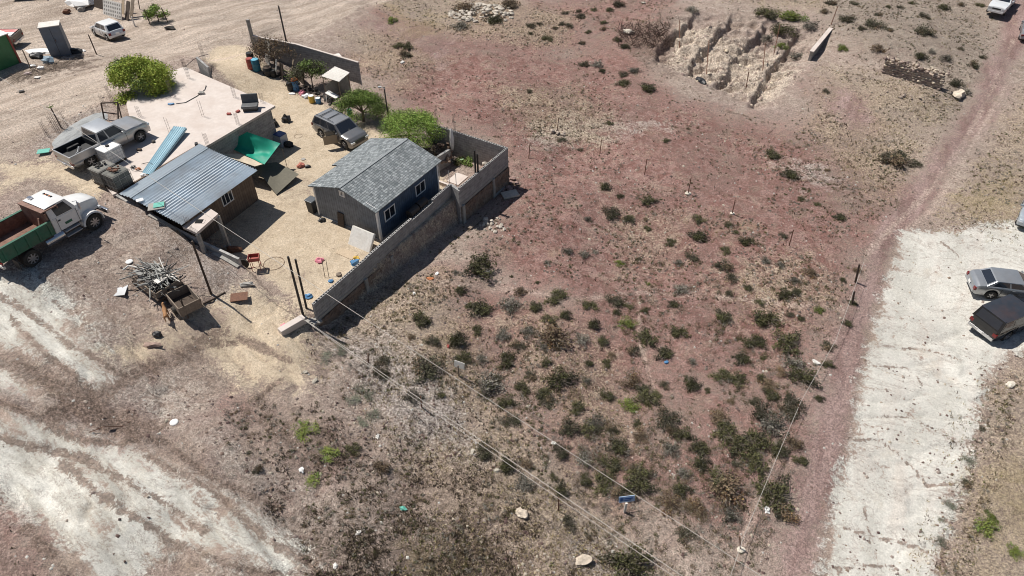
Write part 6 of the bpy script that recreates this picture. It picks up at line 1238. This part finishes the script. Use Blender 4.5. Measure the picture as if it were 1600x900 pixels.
for i,(px,d,m,l,t) in enumerate((((418,100),(.9,1.9,.06),M_conc,'tall grey board leaning on the upper wall behind the black tub',75),((440,122),(.6,1.3,.06),M_dwood,'dark grey board leaning on the upper wall',78),((431,118),(.25,1.4,.06),M_offw,'narrow pale board leaning on the upper wall',75),((470,128),(1.3,1.1,.08),M_dwood,'wide black panel leaning under the green bush',80),((455,122),(.12,1.6,.06),M_pwood,'thin pale plank leaning beside the dark post',70))):
    b=MB(); b.box((0,d[1]/2,0),d,Tm(rx=R(t))); b.build('board',m,loc=G(*px),rz=R(-52),label=l,cat='board')
rn=random.Random(77); b=MB()
for k in range(60):
    t_=rn.random(); p=G(415+105*t_+rn.uniform(-4,4),112+48*t_+rn.uniform(-6,4)); b.box((p.x,p.y,p.z+.07),(rn.uniform(.1,.4),rn.uniform(.06,.2),rn.uniform(.05,.18)),Matrix.Translation(p)@Matrix.Rotation(rn.random()*3,4,'Z')@Matrix.Translation(-p))
b.build('junk_scatter',M_iron,label='strip of small dark junk along the foot of the upper wall',cat='junk',kind='stuff')
# lean-to
l0=[A(501,119,2.1),A(523,104,2.2),A(546,113.5,2.05),A(529,128,1.95)]; lt=empty('lean_to',(l0[0].x,l0[0].y,0),0,'small open lean to with a pale corrugated roof at the wall end','lean to'); o0_=Vector((l0[0].x,l0[0].y,0))
corr(l0[0],l0[1],l0[2],l0[3],wave=.22,amp=.03,M0=o0_).build('roof',mat('pale_corrugated',(.60,.58,.54),.6,.05,var=.08,dirt=((.45,.40,.35),.4)),lt,smooth=True)
for p in l0: b=MB(); q=p.lerp(sum(l0,Vector())/4,.12); b.tube((q.x-o0_.x,q.y-o0_.y,-.5),(q.x-o0_.x,q.y-o0_.y,q.z-.03),.04); b.build('post',M_wood,lt)
b=MB(); q=[p.lerp(sum(l0,Vector())/4,.14)-o0_ for p in l0]; b.add([(q[1].x,q[1].y,0),(q[2].x,q[2].y,0),(q[2].x,q[2].y,1.9),(q[1].x,q[1].y,2.0)],[(0,1,2,3)]); b.add([(q[1].x,q[1].y,0),(q[0].x,q[0].y,0),(q[0].x,q[0].y,1.2),(q[1].x,q[1].y,1.4)],[(3,2,1,0)]); b.build('back_sheet',M_conc,lt)
b=MB(); b.box((0,0,.75),(1.1,.5,.04),Tm(ry=R(12)))
for x in (-.45,.45):
    b.tube((x,-.2,0),(x,.1,.75),.025); b.tube((x,.3,0),(x,0,.75),.025)
b.build('trestle_table',M_white,loc=G(519,160),rz=R(-30),label='white folding trestle table standing in front of the lean to',cat='table')
slab_sheet('board','pale square board lying on the ground above the upper wall','board',(524,90),(1.0,.8),M_offw,rz=.5,lift=.15,z=-.2)
# sunken court and garden corner
rn=random.Random(21)
for i in range(34):
    t_=i/33; p=G(704+58*t_+rn.uniform(-2,2),236+24*t_+rn.uniform(-2.5,3)); rumpled('garden_stone',f'reddish stone in the row edging the sunken court','stone',p,rn.uniform(.14,.26),M_redrock if i%3 else M_palerock,i,(1,.8,.7),sub=1,group='row of stones edging the sunken court')
p=G(715,280); b=MB(); b.box((0,0,.0),(1.3,1.0,.1)); b.build('concrete_pad',M_slab,loc=p,rz=R(59),label='broken pale concrete pad in the bottom of the sunken court',cat='pad')
tree('court_weeds','green weeds growing in the middle of the sunken court',G(726,256),.3,blobs(9,.7,.05,.3,.28,12),1600,(L_mid,L_olive),.05,12,'weed',.02,4)
slab_sheet('plate','teal lid among the stones of the sunken court','lid',(731,246),(.28,.22),MC['turquoise'],rz=.4,lift=.25); slab_sheet('plate','pale green lid on the weeds of the sunken court','lid',(722,254),(.26,.22),mat('pale_green',(.4,.6,.35),.6),rz=.9,lift=.3)
p=A(707,236,-.3); b=MB(); b.lathe([(.05,0),(.16,.5),(.17,1.1),(.10,1.7),(.02,1.95)],n=9); b.build('white_parasol',M_white,loc=p,smooth=True,label='closed white parasol leaning on the back court wall',cat='parasol')
for i,(px,l,r) in enumerate((((681,213),'left white sack hanging by the back court wall',.4),((672,207),'grey white sack behind the second acacia tree',.35))): rumpled('sack',l,'sack',A(px[0],px[1],.3),r,M_offw,40+i,(.8,.7,1.3))
b=MB()
for k in range(90): b.ico((rn.uniform(-1.6,1.6),rn.uniform(-1.3,1.1),rn.uniform(0,.28)),rn.uniform(.07,.22),k,.3)
b.build('earth_bank',M_rubble,loc=G(672,240),label='dark bank of earth and rubble between the cabin and court',cat='earth',kind='stuff')
# stones and litter outside
def pile(px,n,sx,sy,r0,r1,m,name,label,seed,rz=0,h=.3,grp=None):
    rn=random.Random(seed); c=G(*px); out=[]
    for k in range(n):
        a=rn.uniform(0,6.28); q=math.sqrt(rn.random()); x=c.x+math.cos(a)*q*sx; y=c.y+math.sin(a)*q*sy; s_=rn.uniform(r0,r1); z=hz(x,y)+rn.random()*h*(1-q)
        b=MB(); b.ico((0,0,0),s_,rn.random(),.25,1,(1,.8,.65)); b.build(name,m,loc=(x,y,z),rz=rn.uniform(0,6),label=label,cat='stone',group=grp or label)
pile((755,22),150,3.6,2.6,.14,.36,M_palerock,'boulder','pale stone in the big rock pile at the top of the field',1,h=.7)
pile((772,352),26,1.0,.9,.08,.22,M_palerock,'stone','pale stone in the loose pile outside the boundary wall',2)
pile((800,290),24,1.5,1.5,.08,.26,M_redrock,'stone','reddish stone heaped outside the court corner',3)
pile((868,208),9,.9,.5,.12,.26,M_rock,'stone','grey boulder around the lone iron fence post',4)
for i,(px,d,l) in enumerate((((797,305),(1.2,.8),'large pale broken slab outside the court corner'),((776,300),(.6,1.5),'grey plank in the shade of the tall court wall'),((742,350),(.35,1.5),'long grey timber in the edge of the wall shadow'))): slab_sheet('broken_slab' if i==0 else 'plank',l,'slab' if i==0 else 'plank',px,d,(M_palerock,M_conc,M_wood)[i],rz=R((20,-30,-32)[i]),th=.12,lift=.08)
lit=[((672,436),M_orange,.16,'orange plastic scrap on the footpath below the wall'),((683,428),M_white,.12,'white paper scrap right of the orange plastic'),((647,459),M_white,.1,'white paper scrap below the wall shadow'),((865,693),M_offw,.11,'white rag low on the slope under the upper cable'),((1041,566),M_blue,.13,'light blue scrap under a dark shrub'),((700,541),M_red,.1,'red scrap above the white placard'),((760,424),M_offw,.2,'flat pale stones beside the large shrub near the wall'),((1577,602),M_palerock,.24,'white boulder on the grass beside the pale lot'),((524,884),M_offw,.11,'white and teal carton at the bottom edge'),((630,795),MC['turquoise'],.13,'teal plastic scrap in the dead brown scrub'),((560,833),M_offw,.1,'white litter in the scrub near the bottom'),((590,682),M_offw,.12,'white plastic on the stony verge below the cables'),((516,366),M_offw,.1,'') ,((776,736),M_palerock,.13,'white stone beside a shrub under the cables'),((738,706),M_palerock,.13,'white stones beside the shadowed shrub under the cables'),((815,803),MC['stone'],.26,'pale flat rock near the bottom under the cables'),((910,878),MC['stone'],.3,'large pale rock at the bottom of the field'),((1198,798),M_white,.16,'white stone by the shrubs near the red road'),((1275,567),M_offw,.17,'pale stone between shrubs at the road edge'),((476,582),M_palerock,.12,'white stone at the edge of the grey verge'),((492,596),M_palerock,.14,'pale stones below the white stone on the verge'),((471,735),M_white,.13,'white litter in the damp dark hollow'),((1005,5),M_palerock,.2,'white scrap at the top of the field'),((629,98),M_offw,.2,'pale scrap in the track above the first acacia'),((1095,128),M_black,.42,'black box on the ground left of the pit'),((982,52),M_palerock,.5,'pale boulder beside the dark bank left of the pit'),((1498,150),MC['stone'],.6,'pale mound of earth right of the stone ruin'),((700,113),M_offw,.1,'')]
for i,(px,m,r,l) in enumerate(lit):
    if l: rumpled('scrap' if r<.3 else 'boulder',l,'scrap' if r<.3 else 'boulder',G(*px),r,m,50+i,(1.3,.8,.5),rz=i)
# dark bank of fallen scrub left of the pit
b=MB(); rn=random.Random(8)
for k in range(260):
    p=G(rn.uniform(965,1045),rn.uniform(40,75)); a=rn.uniform(0,3.1); l_=rn.uniform(.2,.7); v=Vector((math.cos(a)*l_,math.sin(a)*l_,rn.uniform(0,.35))); b.tube(p-v*.5+Vector((0,0,.2)),p+v+Vector((0,0,.25)),.03,.015,4)
b.build('brush_bank',mat('dark_brush',(.055,.03,.022),.95,var=.3),label='dark reddish heap of dead branches at the left bank of the pit',cat='branches',kind='stuff')
pile((1425,150),14,3.2,.9,.08,.2,MC['ruin_stone'],'stone','stone fallen at the foot of the dry stone ruin',6,grp='stones fallen from the ruin')
